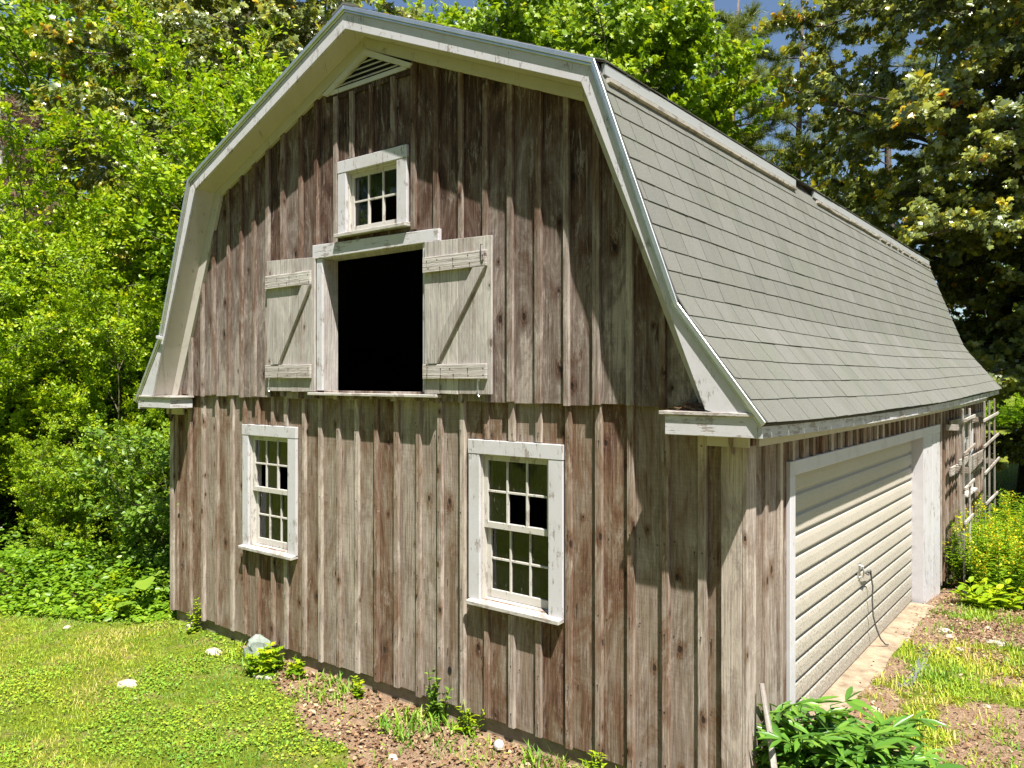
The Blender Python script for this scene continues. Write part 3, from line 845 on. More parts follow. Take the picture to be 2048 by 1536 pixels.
# gable vent
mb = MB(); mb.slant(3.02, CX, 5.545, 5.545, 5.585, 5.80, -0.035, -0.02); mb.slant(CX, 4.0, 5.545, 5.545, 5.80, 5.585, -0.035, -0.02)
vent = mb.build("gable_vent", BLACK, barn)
mb = MB()
for s in (-1, 1):
    a = (CX, 5.826); b = (CX + s * 0.60, 5.546)
    mb.hexa([(b[0], -0.09, b[1]), (b[0] - s * .045, -0.09, b[1] + .02 - .045), (b[0] - s * .045, -0.044, b[1] - .025), (b[0], -0.044, b[1]),
             (a[0], -0.09, a[1]), (a[0], -0.09, a[1] - .058), (a[0], -0.044, a[1] - .058), (a[0], -0.044, a[1])], .3)
mb.box(3.0, 4.02, -0.068, -0.044, 5.525, 5.565, .6)
mb.build("vent_frame", PAINT_CLEAN, vent)
mb = MB()
for k, z in enumerate((5.585, 5.63, 5.675, 5.72)):
    hw = 0.5 * (5.80 - z) / 0.24 * 0.92
    mb.hexa([(CX - hw, -0.066, z - .006), (CX + hw, -0.066, z - .006), (CX + hw, -0.036, z + .02), (CX - hw, -0.036, z + .02),
             (CX - hw, -0.066, z + .004), (CX + hw, -0.066, z + .004), (CX + hw, -0.036, z + .028), (CX - hw, -0.036, z + .028)], .2)
mb.build("louver", SILL_DIRTY, vent)
mb = MB(); mb.box(2.93, 4.07, -0.058, -0.043, 5.475, 5.5245, .4)
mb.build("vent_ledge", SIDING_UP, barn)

# ---- windows
def sash(parent, T, a0, a1, z0, z1, d, rows, skip=(), rail=0.038, bot=0.05):
    mb = MB(); t_ = 0.032
    mb.box(a0, a0 + rail, d, d + t_, z0, z1, .1, T); mb.box(a1 - rail, a1, d, d + t_, z0, z1, .3, T)
    mb.box(a0 + rail, a1 - rail, d, d + t_, z0, z0 + bot, .5, T); mb.box(a0 + rail, a1 - rail, d, d + t_, z1 - rail, z1, .7, T)
    ia0, ia1, iz0, iz1 = a0 + rail, a1 - rail, z0 + bot, z1 - rail
    mw = 0.017
    for k in (1, 2):
        c_ = ia0 + (ia1 - ia0) * k / 3
        mb.box(c_ - mw / 2, c_ + mw / 2, d + .003, d + t_ - .003, iz0, iz1, .2 * k, T)
    for k in range(1, rows):
        c_ = iz0 + (iz1 - iz0) * k / rows
        mb.box(ia0, ia1, d + .005, d + t_ - .005, c_ - mw / 2, c_ + mw / 2, .8, T)
    s_ = mb.build("sash", PAINT_SASH, parent, bevel=0.0015)
    g = MB()
    for i in range(3):
        for j in range(rows):
            if (i, j) in skip: continue
            x0 = ia0 + (ia1 - ia0) * i / 3; x1 = ia0 + (ia1 - ia0) * (i + 1) / 3
            w0 = iz0 + (iz1 - iz0) * j / rows; w1 = iz0 + (iz1 - iz0) * (j + 1) / rows
            tl = random.uniform(-.0015, .0015)
            g.quad(T(x0, d + .018 + tl, w0), T(x1, d + .018, w0), T(x1, d + .018 - tl, w1), T(x0, d + .018, w1), random.random())
    g.build("glass", GLASS, s_)
PAINT_SASH = paint_material("sash_paint", (0.50, 0.48, 0.44), 0.9)

def window(T, w, d, double, cl, cr, ct, skips, sillx=(0.1, 0.13), cw=0.03, seed=0, label=None):
    a0, a1, z0, z1 = w
    mb = MB()
    fy = d - cw
    mb.box(a0 - cl, a0, fy, d - .0006, z0 - .01, z1, .1, T); mb.box(a1, a1 + cr, fy, d - .0006, z0 - .01, z1, .4, T)
    mb.box(a0 - cl - .004, a1 + cr + .004, fy - .003, d - .0006, z1 + .001, z1 + ct, .8, T)
    fr_ = mb.build("window", PAINT, barn, bevel=0.003)
    if label: fr_["label"] = label
    mb = MB(); dp = 0.13
    mb.box(a0 - .02, a0 + .009, d - .0004, d + dp, z0, z1, .2, T); mb.box(a1 - .009, a1 + .02, d - .0004, d + dp, z0, z1, .5, T)
    mb.box(a0 + .0095, a1 - .0095, d - .0004, d + dp, z1 - .012, z1 + .02, .7, T)
    mb.build("jamb", PAINT_SASH, fr_)
    mb = MB(); s0, s1 = a0 - sillx[0], a1 + sillx[1]; sd = fy - 0.055
    p = [(s0, sd, z0 - .045), (s1, sd, z0 - .045), (s1, d + .12, z0 - .035), (s0, d + .12, z0 - .035), (s0, sd, z0 - .012), (s1, sd, z0 - .012), (s1, d + .12, z0 + .008), (s0, d + .12, z0 + .008)]
    mb.hexa([T(*q) for q in p], .5)
    mb.build("sill", SILLWOOD, fr_, bevel=0.004)
    if double:
        zm = (z0 + z1) / 2 + 0.01
        sash(fr_, T, a0 + .0095, a1 - .0095, zm - .02, z1 - .0125, d + .022, 2, skips[0])
        sash(fr_, T, a0 + .01, a1 - .01, z0 + .006, zm + .015, d + .064, 2, skips[1], bot=0.065)
    else:
        sash(fr_, T, a0 + .0095, a1 - .0095, z0 + .008, z1 - .0125, d + .03, 2, skips[0])
    return fr_
window(TF, WINL, 0.0, True, .105, .135, .115, (((2, 0), (0, 0)), ()), label="narrow white six-over-six window left of the lower wall")
window(TF, WINR, 0.0, True, .115, .13, .115, (((1, 0), (2, 0)), ()), label="wider-looking white six-over-six window on the lower wall's right")
window(TF, WINU, -0.042, False, .115, .125, .112, (((1, 0), (2, 0)), ()), sillx=(.11, .16), label="small six-pane white window above the loft opening")
window(TS, WINS, 0.0, True, .09, .09, .1, ((), ()), label="white side window behind the trellises")

# ---- loft opening
mb = MB()
mb.slant(2.755, 4.415, 3.998, 3.998, 4.13, 4.10, -0.085, -0.043, .4)
loft = mb.build("loft_opening", PAINT_H, barn, bevel=0.003)
for q in ((2.80, 2.884), (4.222, 4.30)):
    mb = MB(); mb.box(q[0], q[1], -0.072, -0.043, 2.735, 3.996, q[0] % 1); mb.build("casing", PAINT, loft, bevel=0.003)
mb = MB(); mb.box(2.72, 4.41, -0.12, 0.06, 2.69, 2.716, .4); mb.build("sill", SILLWOOD, loft, bevel=0.004)
mb = MB()
mb.box(2.862, 2.884, -0.0425, 0.12, 2.717, 3.99, .2); mb.box(4.221, 4.243, -0.0425, 0.12, 2.717, 3.99, .2); mb.box(2.862, 4.243, -0.042, 0.12, 3.991, 4.02, .6)
mb.build("jamb", SHUTTER, loft)
def shutter(a0, a1, z0, z1l, z1r, cl, br_, lab):
    mb = MB(); n = 4; ws = [a0 + (a1 - a0) * q for q in (0, .24, .52, .77, 1)]
    rn = random.Random(int(a0 * 100))
    for i in range(n):
        za = z1l + (z1r - z1l) * i / n; zb = z1l + (z1r - z1l) * (i + 1) / n
        mb.slant(ws[i] + .002, ws[i + 1] - .002, z0 + rn.uniform(-.004, .004), z0 + rn.uniform(-.004, .004), za, zb, -0.094 + rn.uniform(-.001, .002), -0.072, rn.random())
    s_ = mb.build("shutter", SHUTTER, barn, bevel=0.002); s_["label"] = lab
    for i, (c0, c1) in enumerate(cl):
        mb = MB(); mb.box(a0 + .004, a1 - .035, -0.121, -0.0965, c0, c1, rn.random()); mb.build("cleat", SHUTTER_H, s_, bevel=0.003)
    (xa, za), (xb, zb) = br_
    mb = MB(); w = 0.062
    mb.hexa([(xa - w, -0.126, za), (xa + w, -0.126, za), (xa + w, -0.0965, za), (xa - w, -0.0965, za), (xb - w, -0.126, zb), (xb + w, -0.126, zb), (xb + w, -0.0965, zb), (xb - w, -0.0965, zb)], rn.random())
    mb.build("brace", SHUTTER, s_, bevel=0.002)
    return s_
sL = shutter(2.03, 2.796, 2.722, 4.045, 4.012, [(3.755, 3.885), (2.852, 2.985)], ((2.20, 2.99), (2.70, 3.75)), "left loft shutter, folded open, narrower in view")
sR = shutter(4.262, 4.995, 2.722, 3.998, 3.975, [(3.735, 3.862), (2.846, 2.967)], ((4.37, 2.972), (4.885, 3.73)), "right loft shutter, folded open beside the black opening")
for s_, hx, hz in ((sL, 2.11, 2.80), (sR, 4.885, 2.79), (sR, 4.915, 3.86)):
    mb = MB(); y = -0.122
    mb.tube([(hx + .012, y, hz + .045), (hx, y - .006, hz + .05), (hx - .004, y - .004, hz), (hx, y - .004, hz - .07), (hx + .014, y - .005, hz - .085), (hx + .024, y - .004, hz - .07)], .0045, 5)
    mb.build("hook", GALV if hz < 3 else DARKMETAL, s_)

# ---- garage door and its frame
gd = MB()
N_ = 12; z0, z1 = 0.185, 2.148; hgt = (z1 - z0) / N_
prof = []
for k in range(N_):
    zb = z0 + hgt * k; joint = (k % 3 == 0)
    prof += [(0.125, zb), (0.095, zb + .001), (0.093, zb + .012), (0.097, zb + hgt * .5), (0.103, zb + hgt - .045), (0.123, zb + hgt - .03), (0.127, zb + hgt - .002)]
prof.append((0.129, z1))
r_ = 0
for (d0, a), (d1, b) in zip(prof[:-1], prof[1:]):
    gd.quad((W_ - d0, 0.865, a), (W_ - d0, 5.585, a), (W_ - d1, 5.585, b), (W_ - d1, 0.865, b), .5)
gd.box(6.82, 6.85, 0.865, 5.585, z0, z1, .5)
door = gd.build("garage_door", DOORMAT, barn)
mb = MB()
for k in (3, 6, 9):
    zb = z0 + hgt * k + hgt * .42
    mb.box(W_ - .105, W_ - .099, 0.90, 5.56, zb, zb + .012, .5)
    mb.box(W_ - .105, W_ - .101, 0.90, 5.56, zb + .022, zb + .026, .5)
mb.build("metal_strip", GALV, door)
mb = MB()
mb.tube([(6.90, 3.13, 1.06), (6.94, 3.13, 1.05), (6.95, 3.13, 1.0), (6.94, 3.14, 0.95), (6.90, 3.14, 0.94)], .009, 6)
mb.box(6.895, 6.91, 3.10, 3.17, 0.92, 1.08)
mb.build("handle", GALV, door)
mb = MB(); mb.box(6.885, 6.897, 0.9, 5.545, 0.172, 0.186, .5); mb.build("bottom_seal", DARKMETAL, door)
mb = MB()
mb.box(0.785, 0.899, -0.030, 0.001, 0.10, 2.150, .2, TS)
fr_ = mb.build("door_frame", PAINT_CLEAN, barn, bevel=0.003)
mb = MB(); mb.box(0.78, 6.62, -0.033, 0.001, 2.151, 2.255, .6, TS); mb.build("header", PAINT_CLEAN, fr_, bevel=0.003)
mb = MB(); mb.box(5.562, 6.08, -0.028, 0.001, 0.09, 2.150, .1, TS); mb.box(6.084, 6.61, -0.031, 0.001, 0.06, 2.150, .8, TS); mb.build("side_panel", PAINT, fr_, bevel=0.003)
mb = MB(); mb.box(0.865, 0.899, 0.0015, 0.12, 0.10, 2.150, .3, TS); mb.box(5.545, 5.5605, -0.027, 0.16, 0.10, 2.150, .3, TS); mb.box(0.9, 5.54, 0.0015, 0.16, 2.1505, 2.18, .3, TS)
mb.build("jamb", PAINT_CLEAN, fr_)

# nails with short rust runs
mb = MB(); rn = random.Random(55)
def nail(x, z, y):
    mb.poly([(x + .0065 * math.cos(k * 1.047), y, z + .0065 * math.sin(k * 1.047)) for k in range(6)], .5)
    if rn.random() < .55:
        l = rn.uniform(.03, .11); w = rn.uniform(.002, .004)
        mb.quad((x - w, y + .0006, z), (x + w, y + .0006, z), (x + w * .4, y + .0006, z - l), (x - w * .4, y + .0006, z - l), .5)
for c_ in lo_c[2:-2]:
    for z in (0.22, 0.62, 1.15, 1.75, 2.4):
        zz = z + rn.uniform(-.05, .05)
        if any(w[0] - .16 < c_ < w[1] + .18 and w[2] - .12 < zz < w[3] + .14 for w in (WINL, WINR)): continue
        nail(c_ + rn.uniform(-.008, .008), zz, -0.0345)
        for s in (-1, 1):
            if rn.random() < .6: nail(c_ + s * rn.uniform(.05, .075), zz + rn.uniform(-.03, .03), -0.0045)
nl_ = mb.build("nails", DARKMETAL, barn); nl_["kind"] = "stuff"
for s_, xs, zs in ((sL, (2.08, 2.25, 2.42, 2.58, 2.72), (3.79, 3.85, 2.885, 2.95)), (sR, (4.31, 4.45, 4.6, 4.78, 4.92), (3.77, 3.83, 2.875, 2.935))):
    mb = MB()
    for x in xs:
        for z in zs: nail(x + rn.uniform(-.03, .03), z + rn.uniform(-.01, .01), -0.1222)
    nn_ = mb.build("nails", DARKMETAL, s_); nn_["kind"] = "stuff"
# a knot hole through one board
mb = MB(); mb.poly([(4.47 + .022 * math.cos(k * .63), -0.0042, .415 + .03 * math.sin(k * .63)) for k in range(10)], 0)
mb.build("knot_hole", BLACK, barn)

# concrete apron in front of the garage door
mb = MB()
ys = np.arange(0.75, 5.75, 0.25)
for a, b in zip(ys[:-1], ys[1:]):
    j0 = 0.02 * math.sin(a * 5); j1 = 0.02 * math.sin(b * 5)
    mb.hexa([(6.86, a, -.1), (7.15 + j0, a, -.1), (7.15 + j1, b, -.1), (6.86, b, -.1), (6.86, a, .171), (7.15 + j0, a, .168), (7.15 + j1, b, .168), (6.86, b, .171)], .3)
tag(mb.build("door_apron", CONCRETE2), kind="structure")
#PART2
# ------------------------------------------------------------------ trees
def bend(p, d, L, n, rs, wig=0.12, up=0.0):
    """a wandering polyline"""
    pts = [np.array(p, float)]; d = np.array(d, float); d /= np.linalg.norm(d)
    for i in range(n):
        d = d + rs.normal(0, wig, 3) + np.array([0, 0, up])
        d /= np.linalg.norm(d)
        pts.append(pts[-1] + d * L / n)
    return pts

def sample(pts, f):
    n = len(pts) - 1
    q = min(f * n, n - 1e-6); i = int(q); t_ = q - i
    d = pts[i + 1] - pts[i]
    return pts[i] * (1 - t_) + pts[i + 1] * t_, d / (np.linalg.norm(d) + 1e-9)

def make_tree(seed, H, base, rad, limbs, subs, twigs, per, leaf, tmpl, mats, trunk_r, top=0.92, shape='round', droop=0.1, lup=0.55,
              stems=1, lean=(0, 0), flat=0.6, tiprnd=0.3, twl=0.55, limb_up=0.35, trunk_top=1.0, sweep=0.0, nout=0.55):
    """returns (wood mesh, leaf mesh), built round the trunk foot at the origin"""
    rs = np.random.RandomState(seed)
    wb = MB(); P = []; A = []; Nn = []; S = []; Rn = []
    for st in range(stems):
        ang = rs.rand() * 6.283
        sp = 0.0 if stems == 1 else 0.22
        d0 = np.array([lean[0] + math.cos(ang) * sp, lean[1] + math.sin(ang) * sp, 1.0])
        h = H * (1 if st == 0 else rs.uniform(0.7, 0.97))
        foot = np.array([math.cos(ang), math.sin(ang), 0]) * (0.0 if stems == 1 else 0.12) + np.array([0, 0, -0.25])
        tr = bend(foot, d0, h * trunk_top, 9, rs, 0.05 if stems == 1 else 0.08, 0.02)
        nr = len(tr)
        wb.tube(tr, [trunk_r * (1 - 0.88 * (i / (nr - 1)) ** 0.8) * (1 if stems == 1 else 0.75) for i in range(nr)], 8 if trunk_r > .1 else 6)
        nl = max(3, limbs // stems)
        ga = rs.rand() * 6.283
        for i in range(nl):
            f = (base + (top - base) * (i + rs.uniform(-0.3, 0.3)) / nl) / trunk_top
            f = min(max(f, 0.05), 0.97)
            p, td = sample(tr, f)
            ga += 2.4 + rs.uniform(-0.4, 0.4)
            g = (f * trunk_top - base) / max(top - base, .01)
            prof = {'round': math.sin(math.pi * (0.18 + 0.74 * g)) ** 0.7, 'cone': (1.05 - g) ** 0.8, 'vase': 0.45 + 0.55 * math.sin(math.pi * min(1, 0.15 + 0.62 * g))}[shape]
            L = rad * prof * rs.uniform(0.75, 1.12)
            dr = np.array([math.cos(ga), math.sin(ga), limb_up + 0.5 * g + rs.uniform(-.1, .15) + sweep])
            lb = bend(p, dr, L, 5, rs, 0.12, 0.03 - droop * 0.35)
            r0 = trunk_r * (1 - 0.75 * f) * 0.42
            wb.tube(lb, [r0 * (1 - 0.8 * k / 5) + 0.004 for k in range(6)], 5, cap=False)
            for j in range(subs):
                fj = 0.22 + 0.78 * (j + rs.rand() * 0.6) / subs
                q, ld = sample(lb, fj)
                s_ = 1 if j % 2 else -1
                side = np.cross(ld, [0, 0, 1]); side /= (np.linalg.norm(side) + 1e-9)
                dj = ld * 0.75 + side * s_ * rs.uniform(0.4, 0.95) + np.array([0, 0, rs.uniform(-.25, .35)])
                Ls = L * rs.uniform(0.28, 0.5) * (1.15 - 0.5 * fj) + 0.25
                sb = bend(q, dj, Ls, 4, rs, 0.14, -droop * 0.25)
                wb.tube(sb, [r0 * 0.32 * (1 - 0.7 * k / 4) + 0.003 for k in range(5)], 4, cap=False)
                for k in range(twigs):
                    fk = 0.15 + 0.85 * (k + rs.rand() * 0.7) / twigs
                    u, sd = sample(sb, min(fk, 1))
                    dk = sd * 0.6 + rs.normal(0, 0.55, 3) * np.array([1, 1, flat]) + np.array([0, 0, 0.12])
                    dk /= np.linalg.norm(dk)
                    tl = twl * rs.uniform(0.6, 1.25)
                    e = u + dk * tl + np.array([0, 0, -droop * tl * .4])
                    if k % 2 == 0: wb.tube([u, (u + e) / 2, e], [0.006, 0.004, 0.002], 3, cap=False)
                    m = per
                    tt = rs.rand(m) ** 0.75
                    base_r = rs.rand()
                    pp = u[None] * (1 - tt[:, None]) + e[None] * tt[:, None] + rs.normal(0, 0.05 * tl + .012, (m, 3))
                    ax = dk[None] * 0.7 + rs.normal(0, 0.75, (m, 3)) * np.array([1, 1, 0.6]) + np.array([0, 0, 0.05 - droop])
                    ro = (u - tr[0]) * [1, 1, 0]; ro = ro / (np.linalg.norm(ro) + 1e-9)
                    nn = np.array([0, 0, lup])[None] + rs.normal(0, 0.42, (m, 3)) + dk[None] * 0.15 + ro[None] * nout
                    P.append(pp); A.append(ax); Nn.append(nn)
                    S.append(leaf * rs.uniform(0.6, 1.2, m) * (0.75 if k % 3 == 0 else 1.0))
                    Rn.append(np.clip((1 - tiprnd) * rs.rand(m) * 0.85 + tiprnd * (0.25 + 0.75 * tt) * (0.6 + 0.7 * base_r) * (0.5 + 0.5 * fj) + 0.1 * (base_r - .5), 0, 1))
    P = np.concatenate(P); A = np.concatenate(A); Nn = np.concatenate(Nn); S = np.concatenate(S); Rn = np.concatenate(Rn)
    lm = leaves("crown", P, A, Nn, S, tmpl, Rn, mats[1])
    v = np.array(wb.v); fl = [len(f) for f in wb.f]
    wm = np_mesh("trunk", v, np.array([i for f in wb.f for i in f]), np.array(fl), np.zeros(len(fl)), mats[0])
    wm.polygons.foreach_set("use_smooth", [True] * len(wm.polygons))
    return wm, lm

def plant_tree(kind, meshes, x, y, rz, sc, label, cat="tree", group=None, dz=0.0, names=("trunk", "crown")):
    e = empty(kind, (x, y, float(G(x, y)) + dz), label, cat, group, rz)
    e.scale = (sc, sc, sc)
    for nm, me in zip(names, meshes):
        link(nm, me, e)
    return e

# young lime-green trees along the left of the barn
limeA = make_tree(11, 7.2, 0.16, 2.1, 28, 9, 8, 24, 0.095, OVAL, (BARK_OLIVE, LEAF_LIME), 0.07, stems=3, shape='vase', droop=0.0, lup=0.6, limb_up=0.9, flat=1.0, tiprnd=0.55, twl=0.42)
limeB = make_tree(12, 6.0, 0.14, 2.0, 26, 9, 8, 24, 0.09, OVAL, (BARK_OLIVE, LEAF_LIME), 0.06, stems=2, shape='vase', droop=0.0, lup=0.6, limb_up=0.8, flat=1.0, tiprnd=0.5, twl=0.4)
G1 = "young lime-green trees left of the barn"
for i, (x, y, rz, sc, me, lb) in enumerate([
    (-3.9, 2.6, 0.3, 1.2, limeA, "tall lime-green young tree nearest the barn's left corner, dark stem showing"),
    (-5.3, 1.0, 2.1, 1.1, limeB, "bright leafy young tree with a leaning olive trunk at the photo's left edge"),
    (-2.6, 4.6, 4.0, 1.12, limeA, "lime-green treetop rising against the barn's left roof slope"),
    (-6.4, 3.4, 5.2, 1.2, limeB, "lime-green young tree second from the left edge, behind the leaning trunk"),
    (-4.9, 5.6, 1.2, 1.25, limeA, "lime-green tree behind the others, its top left of the gable peak"),
    (-7.4, 0.3, 3.3, 0.9, limeB, "low lime-green tree furthest left beside the brown dead tree"),
    (-3.4, 0.9, 1.9, 0.62, limeA, "small lime-green sapling in front of the others, near the corner"),
    (-2.2, 0.75, 0.8, 0.40, limeB, "lime-green sapling shrub just left of the corner bush"),
    (-3.3, 0.25, 3.6, 0.34, limeB, "knee-high lime-green sapling at the border in front of the leaning trunks"),
    (-6.0, -0.2, 4.6, 0.7, limeA, "lime-green sapling at the left edge in front of the leaning trunk's tree")]):
    plant_tree("young_tree", me, x, y, rz, sc, lb, group=G1)

# dark bronze maples
mapA = make_tree(21, 15, 0.17, 6.2, 48, 11, 8, 28, 0.155, MAPLE, (BARK, LEAF_DARK), 0.28, shape='round', droop=0.24, lup=0.5, nout=0.9, limb_up=0.15, flat=0.28, tiprnd=0.6, twl=0.75)
mapG = make_tree(22, 15, 0.12, 5.2, 40, 10, 8, 18, 0.18, MAPLE, (BARK, LEAF_GREEN), 0.24, shape='round', droop=0.12, lup=0.5, nout=0.85, limb_up=0.3, flat=0.5, tiprnd=0.55, twl=0.75)
plant_tree("maple_tree", mapA, 7.0, 19.2, 0.6, 1.08, "huge dark bronze maple hanging over the barn's far right end")
plant_tree("maple_tree", mapA, 8.5, 16.4, 1.9, 0.8, "smaller bronze maple at the right edge, its low boughs over the barn's rear corner")
plant_tree("maple_tree", mapA, 11.8, 18.0, 2.9, 1.0, "dark bronze maple at the photo's right edge, behind the far lawn")
plant_tree("maple_tree", mapA, -10.2, 7.4, 1.7, 0.86, "dark bronze maple at the top left behind the lime-green trees")
plant_tree("maple_tree", mapG, -5.6, 14.6, 0.2, 0.95, "bright green maple above the right half of the front gable")
plant_tree("maple_tree", mapG, -4.8, 17.6, 2.4, 1.0, "bright green maple over the start of the side roof break")
plant_tree("maple_tree", mapG, -12.0, 14.0, 3.9, 1.0, "pale green maple showing just right of the gable peak")
plant_tree("maple_tree", mapG, -7.4, 21.5, 1.0, 1.15, "tall green maple behind the other bright ones, over the gable's right slope")
plant_tree("maple_tree", mapG, -9.4, 19.0, 5.2, 1.05, "distant green maple far behind the gable peak")

# white pines behind the ridge
def make_pine(seed, H):
    rs = np.random.RandomState(seed); wb = MB(); P = []; A = []; N = []; S = []; Rn = []
    tr = bend((0, 0, -0.3), (0, 0, 1), H, 8, rs, 0.02)
    wb.tube(tr, [0.26 * (1 - 0.85 * i / 8) for i in range(9)], 8)
    n = 46
    for i in range(n):
        f = 0.28 + 0.68 * i / n
        p, td = sample(tr, f)
        a = i * 2.4 + rs.uniform(-.4, .4)
        L = 3.4 * (1.08 - f) ** 0.6 * rs.uniform(0.6, 1.1) + .3
        dead = i < 9
        lb = bend(p, (math.cos(a), math.sin(a), 0.12), L, 5, rs, 0.10, 0.03)
        wb.tube(lb, [0.035 * (1 - .8 * k / 5) + .004 for k in range(6)], 4, cap=False)
        if dead and rs.rand() < .6: continue
        for j in range(11):
            q, ld = sample(lb, 0.3 + 0.7 * (j + rs.rand()) / 11.5)
            for t_ in range(4):
                dk = ld * .6 + rs.normal(0, .5, 3) * np.array([1, 1, .45]) + np.array([0, 0, .15])
                dk /= np.linalg.norm(dk); tl = rs.uniform(.25, .55)
                m = 34
                tt = rs.rand(m)
                pp = q[None] + dk[None] * (tt[:, None] * tl)
                ax = dk[None] * .6 + rs.normal(0, .6, (m, 3))
                P.append(pp); A.append(ax); N.append(rs.normal(0, 1, (m, 3)) + np.array([0, 0, .6])); S.append(rs.uniform(.13, .2, m)); Rn.append(np.clip(rs.rand(m) * .7 + .3 * tt, 0, 1))
    P, A, N, S, Rn = map(np.concatenate, (P, A, N, S, Rn))
    tm = (np.array([(0, .035, 0), (0, -.035, 0), (1, -.02, 0), (1, .02, 0)]), [(0, 1, 2, 3)])
    lm = leaves("crown", P, A, N, S, tm, Rn, NEEDLE)
    v = np.array(wb.v)
    wm = np_mesh("trunk", v, np.array([i for f in wb.f for i in f]), np.array([len(f) for f in wb.f]), np.zeros(len(wb.f)), BARK_PINE)
    return wm, lm
pine = make_pine(31, 17)
for x, y, rz, sc, lb in ((-1.6, 21.0, 0.0, 1.0, "white pine with bare grey trunk showing above the middle of the roof break"),
                         (0.1, 22.6, 2.0, 0.95, "white pine just right of the bare-trunked one"),
                         (-3.2, 23.5, 4.1, 1.05, "white pine behind the bright maple, thin dark trunk"),
                         (2.4, 26.5, 1.2, 1.0, "white pine deep behind the bronze maple")):
    plant_tree("pine_tree", pine, x, y, rz, sc, lb)

# brown dead conifer and pale trunk at the far left
rs = np.random.RandomState(9); wb = MB(); P = []; A = []; N = []; S = []; Rn = []
wb.tube([(0, 0, -.3), (0.05, 0, 4), (0, 0, 8.5)], [.12, .08, .02], 6)
for i in range(70):
    z = 2.0 + i * .09; a = i * 2.4; L = (9.2 - z) * .28 + .3
    lb = bend((0, 0, z), (math.cos(a), math.sin(a), .05), L, 4, rs, .12, -.03)
    wb.tube(lb, [.015, .012, .009, .006, .003], 3, cap=False)
    for j in range(60):
        q, ld = sample(lb, .25 + .75 * rs.rand())
        m = 5
        P.append(q[None] + rs.normal(0, .07, (m, 3))); A.append(ld[None] * .4 + rs.normal(0, .7, (m, 3))); N.append(rs.normal(0, 1, (m, 3))); S.append(rs.uniform(.12, .26, m)); Rn.append(rs.rand(m))
P, A, N, S, Rn = map(np.concatenate, (P, A, N, S, Rn))
dead_me = (np_mesh("trunk", np.array(wb.v), np.array([i for f in wb.f for i in f]), np.array([len(f) for f in wb.f]), np.zeros(len(wb.f)), BARK),
           leaves("crown", P, A, N, S, (np.array([(0, .03, 0), (0, -.03, 0), (1, 0, 0)]), [(0, 1, 2)]), Rn, DEADTWIG))
plant_tree("dead_tree", dead_me, -10.6, 1.9, 0, 1.0, "brown dead conifer behind the lime-green trees at the left edge")
wb = MB(); tr = bend((0, 0, -.3), (0.02, 0.03, 1), 14, 8, np.random.RandomState(2), .02)
wb.tube(tr, [.13 * (1 - .6 * i / 8) for i in range(9)], 8)
tag(wb.build("bare_trunk", BARK_BIRCH, smooth=True), "pale bare tree trunk standing at the top left corner", "tree").location = (-15.5, 3.4, float(G(-15.5, 3.4)))

# woodland behind, closing the view
farA = make_tree(41, 14, 0.04, 4.6, 34, 8, 7, 12, 0.26, OVAL, (BARK, LEAF_GREEN), 0.2, shape='round', droop=0.1, lup=0.6, limb_up=0.3, flat=0.7, tiprnd=0.45, twl=0.9)
rsf = np.random.RandomState(77)
spots = [(-20, 0), (-19, 5), (-22, 10), (-17, 11), (-18, 17), (-16, 30), (-20, 24), (-26, 3), (-26, 16), (-25, -6), (-17, -4.5), (14, 50), (4, 51), (9, 52)]
where = ["far left, level with the leaning trunks", "uphill on the left, behind the dead conifer", "behind the top left bronze maple", "left of the barn's left roof slope", "seen over the top of the lime-green trees", "behind the left roof slope's upper half", "deep left, beyond the bronze maple", "outermost on the left hillside", "highest up the left hillside", "at the left edge, furthest forward", "low at the left edge behind the bushes", "behind the far weeds, right of the lawn gap", "beyond the far lawn, left of the weeds", "straight behind the tall weeds past the lawn"]
for i, (x, y) in enumerate(spots):
    plant_tree("forest_tree", farA, x, y, rsf.rand() * 6, rsf.uniform(0.9, 1.2), "green woodland tree " + where[i], group="woodland trees closing the view")
for i, (x, y) in enumerate([(-12, -22), (-5, -24), (2, -22), (8.5, -25), (15, -22), (-19, -18), (22, -16)]):
    plant_tree("forest_tree", farA, x, y, i * 1.3, 1.1, "woodland tree mirrored in the panes, " + ["second from the left", "third from the left", "straight in front of the barn", "right of the centre one", "second from the right", "leftmost", "rightmost"][i], group="woodland trees facing the barn")

# understory bushes
bushA = make_tree(51, 2.6, 0.05, 1.5, 20, 8, 6, 16, 0.10, OVAL, (BARK_OLIVE, LEAF_SHADE), 0.03, stems=4, shape='vase', droop=0.05, lup=0.9, limb_up=0.5, flat=0.5, tiprnd=0.4, twl=0.38)
GU = "bushes in the shade under the left trees"
for x, y, rz, sc, lb in ((-1.15, 1.15, 0.4, 0.82, "broad-leaved bush tight against the barn's left front corner"),
                         (-2.7, 1.9, 2.2, 0.85, "broad-leaved bush in the gap between the two leaning trunks"),
                         (-8.4, 0.2, 1.0, 1.1, "shaded bush at the left edge below the dead conifer"),
                         (-6.6, 4.6, 4.4, 1.25, "shaded bush deep behind the leaning trunks"),
                         (-4.3, 4.6, 0.9, 1.2, "shaded bush halfway along the barn's left wall"),
                         (-9.4, 3.0, 5.5, 1.3, "shaded bush on the rising ground at the far left"),
                         (-1.7, 7.5, 3.3, 1.35, "shaded bush beside the rear of the left wall"),
                         (-12.0, 0.0, 2.6, 1.6, "largest shaded bush uphill at the far left")):
    plant_tree("bush", bushA, x, y, rz, sc, lb, cat="bush", group=GU, names=("stems", "foliage"))

